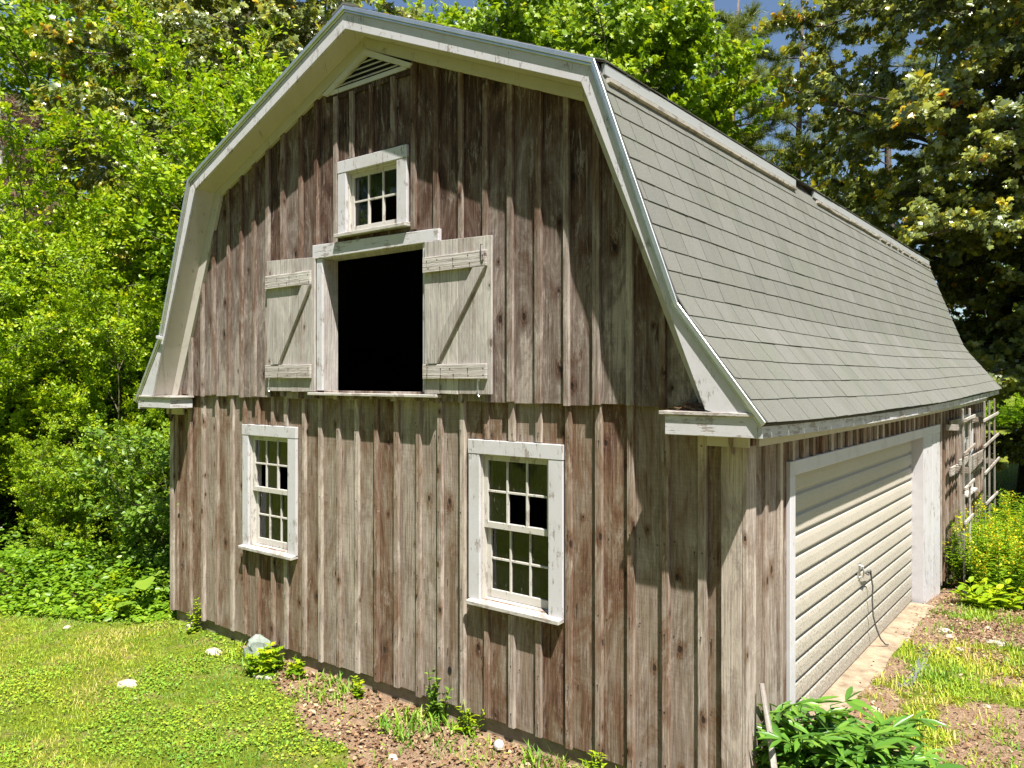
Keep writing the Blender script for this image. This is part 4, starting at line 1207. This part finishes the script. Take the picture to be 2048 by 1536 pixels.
# leaning trunks with thin crowns
def leaner(x, y, dx, dy, L, r0, lb, seed):
    rs = np.random.RandomState(seed)
    z = float(G(x, y))
    e = empty("leaning_tree", (x, y, z), lb, "tree")
    wb = MB(); tr = bend((0, 0, -.1), (dx, dy, 1), L, 6, rs, .04)
    wb.tube(tr, [r0 * (1 - .6 * i / 6) for i in range(7)], 7)
    P = []; A = []; N = []; S = []; Rn = []
    for i in range(10):
        p, td = sample(tr, .45 + .055 * i)
        b = bend(p, (rs.normal(), rs.normal(), .35), rs.uniform(.7, 1.5), 4, rs, .15)
        wb.tube(b, [.012, .01, .008, .006, .003], 4, cap=False)
        for j in range(14):
            q, ld = sample(b, .2 + .8 * rs.rand()); m = 9
            P.append(q[None] + rs.normal(0, .09, (m, 3))); A.append(ld[None] * .5 + rs.normal(0, .6, (m, 3)) * np.array([1, 1, .4])); N.append(np.array([0, 0, 1])[None] + rs.normal(0, .35, (m, 3))); S.append(rs.uniform(.08, .13, m)); Rn.append(rs.rand(m))
    wb.build("trunk", BARK_OLIVE, e, smooth=True)
    P, A, N, S, Rn = map(np.concatenate, (P, A, N, S, Rn))
    link("crown", leaves("crown", P, A, N, S, OVAL, Rn, LEAF_SHADE), e)
leaner(-5.05, 0.72, -0.42, 0.05, 3.6, .075, "slim olive trunk leaning left out of the undergrowth", 5)
leaner(-4.2, 1.6, -0.10, 0.0, 3.6, .07, "upright olive trunk half hidden near the barn's left corner", 6)

# ---- knee-high green growth bordering the lawn on the left
def scatter(n, x0, x1, y0, y1, fn, seed):
    rs = np.random.RandomState(seed)
    x = rs.uniform(x0, x1, n); y = rs.uniform(y0, y1, n)
    k = rs.rand(n) < fn(x, y)
    return x[k], y[k], rs
def in_view(x, y, m=0.12):
    X_ = (x - 8.887) * .7877 + (y + 4.808) * .616; D_ = -(x - 8.887) * .616 + (y + 4.808) * .7877
    D_ = np.maximum(D_, .01)
    return (np.abs(X_ / D_) < 0.657 + m) & (D_ > 1.0) & (D_ > 2.6)
edge = lambda x: -0.22 + 0.62 * np.clip(x + 0.25, -30, 0.4)       # the lawn's edge: y at a given x
x, y, rs = scatter(110000, -9, 0.35, -6, 2.2, lambda x, y: (ss(-0.12, 0.25, (y - edge(x)) + 0.35 * (fbm(x * 2, y * 2, 9) - .5)) * (1 - ss(1.2, 2.6, y - edge(x)) * .8)) * ~((x > -0.06) & (y > -0.03)) * in_view(x, y, .2), 61)
d = (y - edge(x))
hgt = (0.05 + 0.50 * ss(-0.1, 1.3, d) * (0.4 + fbm(x * 1.5, y * 1.5, 14))) * rs.rand(len(x)) ** .6 + 0.02
hgt = np.where(x > -0.35, hgt * .5, hgt)
m = len(x)
z = G(x, y) + hgt
gc = leaves("ground_cover", np.stack([x, y, z], -1), rs.normal(0, 1, (m, 3)) * [1, 1, .25], np.array([0.1, -0.1, 1])[None] + rs.normal(0, .35, (m, 3)), rs.uniform(.035, .11, m), OVAL, np.clip(rs.rand(m) * .75 + .2 * ss(.8, 0, d) - .05, 0, 1), LEAF_LOOSE)
tag(link("ground_cover", gc), "low bright leafy ground cover bordering the lawn on the left", "ground cover", kind="stuff")

def weed(kind, x, y, h, nst, leaf, mat, tmpl, label, cat="plant", spread=.3, seed=0, per=14, group=None, flower=None, flower_top=0.35, fsize=.03):
    rs = np.random.RandomState(seed)
    e = empty(kind, (x, y, float(G(x, y))), label, cat, group)
    wb = MB(); P = []; A = []; N = []; S = []; Rn = []; FP = []
    for i in range(nst):
        a = rs.rand() * 6.283; r_ = spread * rs.rand() ** .6
        foot = (math.cos(a) * r_ * .45, math.sin(a) * r_ * .45, -.03)
        st = bend(foot, (math.cos(a) * r_, math.sin(a) * r_, 1), h * rs.uniform(.65, 1.1), 5, rs, .06)
        wb.tube(st, [.006, .005, .005, .004, .003, .002], 4, cap=False)
        for k in range(per):
            f = .12 + .88 * k / per
            p, td = sample(st, min(f, 1))
            for s_ in range(3 if flower else 2):
                b = k * 1.1 + s_ * (2.1 if flower else 3.14) + rs.normal(0, .2)
                P.append(p); A.append([math.cos(b), math.sin(b), .35 + rs.normal(0, .2)]); N.append([-.3 * math.cos(b) + rs.normal(0, .15), -.3 * math.sin(b) + rs.normal(0, .15), 1]); S.append(leaf * rs.uniform(.7, 1.15) * (1.15 - .55 * f)); Rn.append(min(1, rs.rand() * .7 + .35 * f))
            if flower and f > 1 - flower_top and rs.rand() < .75 and i % 2 == 0:
                for s_ in range(5):
                    FP.append(p + rs.normal(0, .028, 3))
    wb.build("stems", LEAF_SHADE, e)
    link("foliage", leaves("foliage", P, A, N, S, tmpl, Rn, mat), e)
    if flower and FP:
        n = len(FP)
        fo_ = link("flowers", leaves("flowers", np.array(FP), rs.normal(0, 1, (n, 3)), rs.normal(0, 1, (n, 3)) + [0, 0, .6], np.full(n, fsize), (OVAL[0] * [1, 1.6, 1], OVAL[1]), rs.rand(n), flower), e); fo_["kind"] = "stuff"
    return e

GL = "yellow-flowered loosestrife by the side wall"
lp = [(7.75, 6.7, 1.05), (7.45, 7.3, 1.1), (8.05, 7.3, 1.2), (7.65, 8.0, 1.35), (8.35, 8.1, 1.35), (7.95, 8.8, 1.5), (7.5, 8.9, 1.45), (8.6, 6.9, 1.1), (8.5, 9.2, 1.5), (7.8, 9.8, 1.55), (8.9, 7.9, 1.0), (7.45, 10.2, 1.5), (8.3, 10.2, 1.5)]
where = ["nearest the garage frame", "tight against the wall past the garage frame", "second row, next to the pale leaves", "in front of the near trellis", "third from the front, far from the wall", "in the middle of the bed", "under the white side window", "front one at the photo's right edge", "behind the middle of the bed", "in front of the far trellis", "rightmost, cut by the photo's edge", "against the wall at the far trellis", "rearmost in the bed"]
for i, ((x, y, h), w) in enumerate(zip(lp, where)):
    weed("loosestrife", x - .1, y, min(h, 1.15) * .92, 26, .13, LEAF_LOOSE, LANCE, "yellow-flowered loosestrife clump " + w, "flowering plant", .42, 200 + i, 20, GL, PETAL, .5 if i in (0, 2, 7, 4) else .18, .026)
weed("leafy_perennial", 7.62, 5.95, .34, 14, .20, LEAF_LIME, OVAL, "pale broad-leaved plant at the foot of the loosestrife bed", "plant", .45, 91, 5)
weed("leafy_perennial", 8.15, 6.2, .32, 14, .18, LEAF_LIME, OVAL, "second broad-leaved plant, right of the pale one", "plant", .45, 92, 5)
# far hedge of ferny growth beyond the lawn
for i, (x, y) in enumerate([(2.4, 44.5), (4.2, 44.2), (6.0, 44), (7.8, 44.2), (9.6, 44), (11.4, 44.3)]):
    weed("tall_weed", x, y, 2.6, 60, .34, LEAF_LOOSE, LANCE, "tall bright green weed clump beyond the far lawn, " + ["left end, behind the barn corner", "second from the left end", "left of the middle", "right of the middle", "second from the right end", "right end"][i], "plant", 1.2, 300 + i, 16, "tall weeds beyond the far lawn")

# weeds along the front foundation and in the left border
weed("weed", 0.62, -0.10, .42, 4, .07, LEAF_LIME, OVAL, "thin pale-leaved weed below the second board from the left corner", "plant", .12, 71, 8)
weed("weed", 2.25, -0.22, .34, 8, .12, LEAF_LIME, MAPLE, "bright lobed-leaved weed beside the greenish foundation stone", "plant", .26, 72, 5)
weed("weed", 2.62, -0.16, .22, 5, .09, LEAF_LIME, MAPLE, "small lobed-leaved weed right of the bright one", "plant", .16, 73, 4)
weed("weed", 4.36, -0.10, .46, 9, .08, LEAF_SHADE, OVAL, "dark green weed climbing the wall below the knot hole", "plant", .20, 74, 7)
weed("weed", 4.75, -0.10, .30, 6, .10, LEAF_LIME, LANCE, "wispy weed between the climbing weed and the glass ball", "plant", .2, 75, 6)
weed("weed", 5.95, -0.14, .32, 5, .09, LEAF_LIME, LANCE, "yellow-green weed at the bottom edge of the photo", "plant", .14, 76, 7)
weed("weed", 3.45, -0.12, .20, 5, .07, LEAF_LIME, OVAL, "tiny weed against the middle of the foundation", "plant", .14, 77, 5)
GB = "leafy bramble-like plants in the left border"
for i, (x, y, h, w) in enumerate([(-0.7, 0.35, .55, "nearest the barn's left corner"), (-1.3, 0.1, .5, "just left of the burdock"), (-1.9, 0.5, .6, "third from the barn corner"), (-2.5, 0.0, .5, "in the middle of the border"), (-3.1, 0.6, .65, "in front of the gap between the trunks"), (-3.7, -0.1, .5, "beside the white flower"), (-4.6, 0.2, .6, "at the foot of the leaning trunk"), (-1.6, 1.0, .8, "tall one behind the burdock"), (-2.9, 1.3, .85, "tall one deep in the shade"), (-0.75, -0.3, .3, "low one in front of the burdock")]):
    weed("bramble", x, y, h, 12, .10 + .02 * (i % 3), LEAF_LIME if i % 2 else LEAF_SHADE, OVAL if i % 3 else MAPLE, "leafy green bramble " + w, "plant", .38, 400 + i, 9, GB)
# burdock: one very large pale leaf
e = empty("burdock", (-0.62, -0.02, float(G(-.62, 0))), "burdock with one very large pale leaf by the barn's left corner", "plant")
rs = np.random.RandomState(4)
big = (np.array([(0, 0, 0), (-.08, .30, .02), (.25, .42, .0), (.6, .34, .03), (.85, .2, -.02), (1.05, 0, -.08), (.85, -.2, -.02), (.6, -.34, .03), (.25, -.42, 0), (-.08, -.30, .02), (.5, 0, -.05)]),
       [(0, 10, 2, 1), (10, 4, 3, 2), (10, 5, 4), (10, 6, 5), (10, 8, 7, 6), (0, 9, 8, 10)])
link("leaf", leaves("leaf", [(0, 0, .42), (-.2, .1, .26), (.05, -.2, .2), (-.1, -.15, .3)], [(1, -.5, -.12), (-.8, .6, .1), (.4, -1, 0), (-.7, -.8, 0)], [(.25, -.45, 1), (0, 0, 1), (.1, -.3, 1), (-.2, -.3, 1)], [.30, .22, .22, .2], big, [.8, .5, .6, .4], LEAF_SHADE), e)
wb = MB()
for q in ((0, 0, .42), (-.2, .1, .26), (.05, -.2, .2), (-.1, -.15, .3)): wb.tube([(0, 0, -.03), (q[0] * .5, q[1] * .5, q[2] * .7), q], [.012, .01, .007], 5)
wb.build("stalk", LEAF_SHADE, e)
# white umbel flower at the left edge
e = empty("white_flower", (-4.15, -.55, float(G(-4.15, -.55))), "white flower head on a thin stalk at the left edge of the undergrowth", "flower")
wb = MB(); wb.tube([(0, 0, 0), (.02, .01, .4), (0, 0, .78)], .005, 4); wb.tube([(.02, .01, .4), (.08, .05, .7)], .004, 4); wb.build("stem", LEAF_SHADE, e)
n = 90; FP = np.concatenate([rs.normal(0, .035, (n // 2, 3)) * [1, 1, .4] + [0, 0, .8], rs.normal(0, .028, (n // 2, 3)) * [1, 1, .4] + [.08, .05, .71]])
link("flower_head", leaves("flower_head", FP, rs.normal(0, 1, (n, 3)), rs.normal(0, .4, (n, 3)) + [0, 0, 1], np.full(n, .03), (OVAL[0] * [1, 1.7, 1], OVAL[1]), rs.rand(n), WHITEPETAL), e)

# peony by the right corner
def peony(x, y, h, nst, sp, lab, seed):
    rs = np.random.RandomState(seed)
    e = empty("peony", (x, y, float(G(x, y))), lab, "plant")
    wb = MB(); P = []; A = []; N = []; S = []; Rn = []
    for i in range(nst):
        a = rs.rand() * 6.283; r_ = sp * rs.rand() ** .5
        st = bend((math.cos(a) * r_ * .35, math.sin(a) * r_ * .35, -.03), (math.cos(a) * r_ * 1.2, math.sin(a) * r_ * 1.2, .8), h * rs.uniform(.7, 1.1), 4, rs, .06)
        wb.tube(st, [.008, .007, .006, .005, .004], 4, cap=False)
        for k in range(6):
            p, td = sample(st, .35 + .65 * k / 5.01)
            b = k * 2.4 + rs.rand()
            hub = p + np.array([math.cos(b), math.sin(b), .35]) * rs.uniform(.05, .12)
            wb.tube([p, hub], [.004, .003], 3, cap=False)
            for s_ in range(5):
                c_ = b + (s_ - 2) * .55
                P.append(hub); A.append([math.cos(c_), math.sin(c_), .25 + rs.normal(0, .25)]); N.append([rs.normal(0, .25), rs.normal(0, .25), 1]); S.append(rs.uniform(.13, .23)); Rn.append(min(1, rs.rand() * .8 + .1 * (k > 3)))
    wb.build("stems", LEAF_PEONY, e)
    tm = (np.array([(0, 0, 0), (.22, .075, .03), (.55, .11, .02), (.82, .06, -.04), (1, 0, -.12), (.82, -.06, -.04), (.55, -.11, .02), (.22, -.075, .03), (.5, 0, -.03)]), [(0, 8, 2, 1), (8, 4, 3, 2), (0, 7, 6, 8), (8, 6, 5, 4)])
    link("foliage", leaves("foliage", P, A, N, S, tm, Rn, LEAF_PEONY), e)
peony(7.50, 0.55, .50, 32, .44, "glossy dark peony clump at the garage corner, bottom right", 81)
peony(7.16, 0.28, .66, 9, .22, "upright leafy shoots between the leaning stick and the door frame", 82)

# ------------------------------------------------------------------ grass
def blades(n, box, dens, seed, hmin, hmax, width=1.0):
    x, y, rs = scatter(n, *box, lambda x, y: dens(x, y) * in_view(x, y), seed)
    m = len(x)
    a = rs.rand(m) * 6.283
    lean_ = rs.uniform(.2, 1.3, m)
    A = np.stack([np.cos(a) * lean_, np.sin(a) * lean_, np.ones(m)], -1)
    N = np.stack([-np.cos(a), -np.sin(a), lean_], -1)
    S = rs.uniform(hmin, hmax, m) * (0.6 + 0.8 * fbm(x * 2.2, y * 2.2, 31))
    rn = np.clip(rs.rand(m) * .5 + 1.9 * (fbm(x * 1.3, y * 1.3, 37) - .46) + .17, 0, 1)
    return x, y, A, N, S, rn
def lawn_density(x, y):
    d_ = dirtness(x, y)
    ok = ~((x > -.02) & (x < 7.16) & (y > -.03) & (y < 10.8))
    return ok * np.clip(1.15 - 1.35 * d_, 0.09, 1)
fr = lambda x, y: lawn_density(x, y) * (y < edge(x) + .35 + 50 * (x > -.3)) 
parts = [blades(190000, (-7, 7.0, -5.5, 0.1), fr, 101, .018, .052), blades(75000, (7.0, 10.2, -.5, 9), lawn_density, 102, .03, .095), blades(22000, (0.5, 6.9, -.45, -.02), lambda x, y: .16 * ss(.5, .62, fbm(x * 2.3, y * 1.5, 205)) * (np.abs(x - 5.1) > .25) + .01, 104, .04, .15), blades(9000, (4.4, 6.9, -1.6, -.1), lambda x, y: .22 * ss(.5, .65, fbm(x * 3, y * 3, 206)), 105, .04, .10), blades(40000, (3, 26, 9, 42), lambda x, y: 0 * x + 1, 103, .06, .14)]
x = np.concatenate([p[0] for p in parts]); y = np.concatenate([p[1] for p in parts])
A = np.concatenate([p[2] for p in parts]); N = np.concatenate([p[3] for p in parts]); S = np.concatenate([p[4] for p in parts]); rn = np.concatenate([p[5] for p in parts])
gm_ = leaves("grass", np.stack([x, y, G(x, y) - .004], -1), A, N, S, BLADE, rn, GRASS)
tag(link("grass", gm_), "short patchy grass blades over the lawn and yard", "grass", kind="stuff")
# clover and small round leaves in the lawn
x, y, rs = scatter(380000, -7, 10.2, -5.5, 8, lambda x, y: lawn_density(x, y) * in_view(x, y) * ((y < edge(x) + .4) | (x > -.3)) * np.where(x > 7, .3, 1) * (.08 + .92 * ss(.40, .58, fbm(x * 1.9, y * 1.9, 51))), 111)
m = len(x)
cl = leaves("clover", np.stack([x, y, G(x, y) + rs.uniform(.008, .045, m)], -1), rs.normal(0, 1, (m, 3)) * [1, 1, .2], np.array([0, 0, 1])[None] + rs.normal(0, .35, (m, 3)), rs.uniform(.012, .030, m), (OVAL[0] * [1, 1.5, 1], OVAL[1]), np.clip(rs.rand(m) * .5 + 1.2 * (fbm(x * 1.1 + 9, y * 1.1, 57) - .4) + .2, 0, 1), LEAF_LAWN)
tag(link("clover", cl), "small round clover leaves through the lawn", "clover", kind="stuff")
# dry litter along the wall and in the yard
def lit(x, y):
    d_ = dirtness(x, y)
    return (d_ > .35) * (.25 + .75 * ss(.35, .8, fbm(x * 2.5, y * 2.5, 71)) + .5 * ((x > 7.5) & (y > 3.6))) * np.where((x > 7) & (y < 3.4), .3, 1) * ~((x < 7.0) & (y > -.02)) * in_view(x, y)
x, y, rs = scatter(230000, 0.5, 10, -3, 7.5, lit, 121)
m = len(x)
on = np.where((x > 6.9) & (x < 7.16) & (y > .75) & (y < 5.7), .175, G(x, y))
keep = ~((x > 6.9) & (x < 7.14) & (rs.rand(m) > .12))
lt = leaves("leaf_litter", (np.stack([x, y, on + rs.uniform(.003, .03, m)], -1))[keep], (rs.normal(0, 1, (m, 3)) * [1, 1, .35])[keep], (np.array([0, 0, 1])[None] + rs.normal(0, .5, (m, 3)))[keep], (rs.uniform(.012, .06, m) * np.where(x > 7, .7, 1))[keep], OVAL, (rs.rand(m))[keep], LITTER)
tag(link("leaf_litter", lt), "dry brown leaf litter along the wall and across the yard", "leaf litter", kind="stuff")
# strip of grey gravel in the yard
rs = np.random.RandomState(8); mb = MB()
for i in range(420):
    f = rs.rand(); x = 7.40 + .02 * math.sin(f * 5) + rs.normal(0, .022); y = 2.6 + 1.35 * f; z = float(G(x, y)) + .004
    r_ = rs.uniform(.006, .016)
    mb.hexa([(x - r_, y - r_, z - .01), (x + r_, y - r_ * .6, z - .01), (x + r_ * .8, y + r_, z - .01), (x - r_ * .9, y + r_ * .7, z - .01), (x - r_ * .6, y - r_ * .6, z + r_), (x + r_ * .5, y - r_ * .4, z + r_), (x + r_ * .4, y + r_ * .6, z + r_ * .8), (x - r_ * .5, y + r_ * .4, z + r_ * .7)])
tag(mb.build("gravel", simple("blue_grey_gravel", (.22, .225, .235), .9, 0, .35, 60)), "narrow line of blue-grey gravel in the bare yard", "gravel", kind="stuff")

# ------------------------------------------------------------------ small things
def rock(name, x, y, r_, h, mat, label, seed, cat="stone", sx=1.0, rz=0.0, group=None, dz=0):
    rs = np.random.RandomState(seed)
    bm = MB(); V_ = []
    import bmesh
    b = bmesh.new(); bmesh.ops.create_icosphere(b, subdivisions=3, radius=1)
    for v in b.verts:
        c_ = v.co.copy()
        n_ = mnoise.noise(c_ * 1.6 + Vector((seed, 0, 0))) * .35 + mnoise.noise(c_ * 4 + Vector((0, seed, 0))) * .14
        c_ *= 1 + n_
        v.co = Vector((c_.x * r_ * sx, c_.y * r_, max(c_.z, -.5) * h))
    me = bpy.data.meshes.new(name); b.to_mesh(me); b.free(); me.materials.append(mat)
    o = link(name, me, None, (x, y, float(G(x, y)) + h * .25 + dz)); o.rotation_euler = (0, 0, rz)
    return tag(o, label, cat, group)
rock("stone", 1.46, -1.24, .055, .045, STONE_W, "pale crumbling stone lying alone on the left lawn", 1, sx=1.7, rz=.7)
rock("stone", 1.86, -0.06, .15, .16, STONE_G, "greenish-grey stone standing against the front foundation", 2, sx=1.1)
rock("stone", 1.33, -0.26, .07, .025, STONE_W, "flat pale stone in the dry grass left of the greenish one", 3, sx=1.7)
rock("stone", 2.30, -0.30, .08, .03, STONE_D, "flat grey stone in the litter below the lobed weed", 4, sx=1.4, rz=.3)
rock("stone", 0.50, -0.05, .05, .05, STONE_D, "small reddish-grey stone at the foot of the first boards", 5)
rock("stone", 4.48, -0.66, .03, .02, STONE_W, "white chip lying on bare soil at the bottom of the photo", 6, sx=1.6)
rock("stone", 7.30, 1.98, .045, .015, STONE_W, "flat white chip on the edge of the apron above the peony", 7, sx=1.4)
rock("stone", 7.42, 4.50, .055, .022, STONE_W, "white stone at the litter's edge, left of a smaller one", 8, sx=1.4)
rock("stone", 7.50, 4.32, .045, .022, STONE_W, "white stone nearest the grey gravel line's far end", 9, sx=1.3)
rock("stone", 7.63, 3.98, .035, .02, STONE_W, "small white stone between gravel line and grass tufts", 10)
rock("stone", 7.76, 4.90, .03, .02, STONE_W, "small white pebble alone in the brown litter", 11)
rock("stone", 7.90, 4.40, .07, .02, STONE_D, "flat grey stone in the litter patch, right of the white pebble", 12, sx=1.5)
rock("stone", 7.36, 6.72, .09, .03, STONE_G, "bluish flat stone at the foot of the loosestrife by the frame", 13, sx=1.6)
rock("stone", 8.02, 2.60, .03, .015, STONE_W, "tiny white chip on the right lawn", 14)
rock("stone", -0.8, -0.85, .035, .025, STONE_W, "tiny white speck where the lawn meets the left border", 15)

# glass globe by the wall
b_ = NT("frosted_clear_glass")
b_.b.inputs["Transmission Weight"].default_value = 0.45
BALL = b_.done((.80, .82, .82), .22, .6)
import bmesh
b = bmesh.new(); bmesh.ops.create_uvsphere(b, u_segments=24, v_segments=14, radius=.042)
me = bpy.data.meshes.new("glass_ball"); b.to_mesh(me); b.free(); me.materials.append(BALL)
me.polygons.foreach_set("use_smooth", [True] * len(me.polygons))
tag(link("glass_ball", me, None, (5.10, -.13, float(G(5.10, -.13)) + .036)), "clear round glass ball lying in the litter under the wall", "glass ball")

# stick leaning on the corner
mb = MB()
top = Vector((7.075, .10, .90)); bot = Vector((7.37, -.24, -.05)); mid = (top + bot) / 2 + Vector((.0, -.006, .01))
mb.beam(bot, mid, .036, .022, (.6, .6, .3), .3); 
sb_ = MB()
def four(c_, w, h, a_, b_): return [c_ - a_ * w - b_ * h, c_ + a_ * w - b_ * h, c_ + a_ * w + b_ * h, c_ - a_ * w + b_ * h]
dd = (top - bot).normalized(); aa = dd.cross(Vector((-.6, .8, 0))).normalized(); bb_ = aa.cross(dd).normalized()
rings = [four(bot, .021, .012, aa, bb_), four(bot.lerp(top, .35) + aa * .006, .020, .012, aa, bb_), four(bot.lerp(top, .7) - aa * .004, .018, .011, aa, bb_), four(top, .015, .010, aa, bb_)]
vs = [v for r_ in rings for v in r_]
sb_.v = [tuple(v) for v in vs]
for i in range(3):
    for k in range(4):
        sb_.f.append((i * 4 + k, i * 4 + (k + 1) % 4, i * 4 + 4 + (k + 1) % 4, i * 4 + 4 + k)); sb_.r.append(.3)
sb_.f += [(3, 2, 1, 0), (12, 13, 14, 15)]; sb_.r += [.3, .3]
tag(sb_.build("wooden_stick", GREYWOOD, None, tuple(bot), bevel=.002), "weathered grey stick leaning against the barn's right front corner", "stick")

# rope hanging from the garage door handle
mb = MB()
pts = [(6.985, 3.16, .985), (7.0, 3.20, 1.0), (6.99, 3.25, .975), (7.0, 3.31, .985), (6.99, 3.36, .95), (6.985, 3.40, .90), (6.995, 3.42, .80), (6.985, 3.44, .66), (6.99, 3.46, .50), (7.0, 3.50, .36), (7.02, 3.56, .26), (7.05, 3.62, .195), (7.07, 3.66, .185)]
pts = [(q[0] - .034 if q[1] < 3.5 else q[0] - .02, q[1], q[2]) for q in pts]
mb.tube(pts, [.008, .009, .008, .009, .009, .008, .0075, .0075, .0075, .0075, .0075, .0075, .007], 6)
mb.tube([(6.951, 3.15, .99), (6.966, 3.23, .955), (6.956, 3.30, .96), (6.951, 3.37, .93)], .007, 6)
tag(mb.build("rope", ROPE, smooth=True), "dark knotted rope hanging from the garage door handle", "rope")

# nest debris on the right cornice return
mb = MB(); rs = np.random.RandomState(3)
for i in range(160):
    p = np.array([6.70 + rs.normal(0, .055), -.13 + rs.normal(0, .06), 2.648 + abs(rs.normal(0, .018))])
    d_ = rs.normal(0, 1, 3) * [1, 1, .25]; d_ /= np.linalg.norm(d_)
    mb.tube([p - d_ * .05, p + d_ * .05 + [0, 0, .008]], .0016, 3, rnd=rs.rand(), cap=False)
tag(mb.build("bird_nest", LITTER), "untidy pile of dry stems on the right cornice ledge", "nest")

# trellises
def trellis(ups, rungs, planks, label):
    e = empty("trellis", (7.25, ups[0][0], 0.05), label, "trellis")
    ox, oy, oz = 7.25, ups[0][0], 0.05
    rn = random.Random(int(ups[0][0] * 10))
    for yb, yt, zt in ups:
        mb = MB(); mb.beam((7.25 - ox, yb - oy, 0.02 - oz), (7.25 - ox, yt - oy, zt - oz), .022, .045, (0, 1, 0), rn.random()); mb.build("upright", GREYWOOD, e, bevel=.002)
    for y0, y1, z0, z1 in rungs:
        mb = MB(); mb.beam((7.275 - ox, y0 - oy, z0 - oz), (7.275 - ox, y1 - oy, z1 - oz), .022, .04, (0, 0, 1), rn.random()); mb.build("rung", GREYWOOD_H, e, bevel=.002)
    for x0, x1, y0, y1, z0, z1 in planks:
        mb = MB(); mb.box(x0 - ox, x1 - ox, y0 - oy, y1 - oy, z0 - oz, z1 - oz, rn.random()); mb.build("standoff", GREYWOOD_H, e, bevel=.003)
trellis([(7.02, 6.87, 2.45), (7.50, 7.47, 2.44)], [(6.80, 7.75, 2.30, 2.33), (6.82, 7.78, 1.86, 1.93), (6.9, 7.7, 1.40, 1.44), (6.9, 7.6, 0.95, 0.97)],
        [(7.05, 7.075, 7.15, 8.2, 2.14, 2.28), (7.05, 7.075, 7.15, 8.0, 1.52, 1.64), (7.076, 7.10, 7.75, 8.45, 1.62, 1.70), (7.05, 7.24, 6.88, 6.92, 2.16, 2.24), (7.05, 7.24, 7.46, 7.50, 1.55, 1.63)], "near grey wooden trellis standing off the wall past the garage")
trellis([(9.02, 8.92, 2.50), (9.5, 9.48, 2.50), (10.16, 10.10, 2.52)], [(8.65, 10.35, 2.22, 2.28), (8.68, 10.42, 1.83, 1.93), (8.78, 10.5, 1.42, 1.52), (8.9, 10.3, .95, .97)],
        [(7.05, 7.075, 9.0, 10.4, 2.16, 2.30), (7.05, 7.08, 8.9, 10.4, 1.38, 1.66), (7.05, 7.24, 8.95, 8.99, 2.18, 2.26), (7.05, 7.24, 10.10, 10.14, 1.45, 1.53)], "far three-post grey trellis at the barn's rear corner")
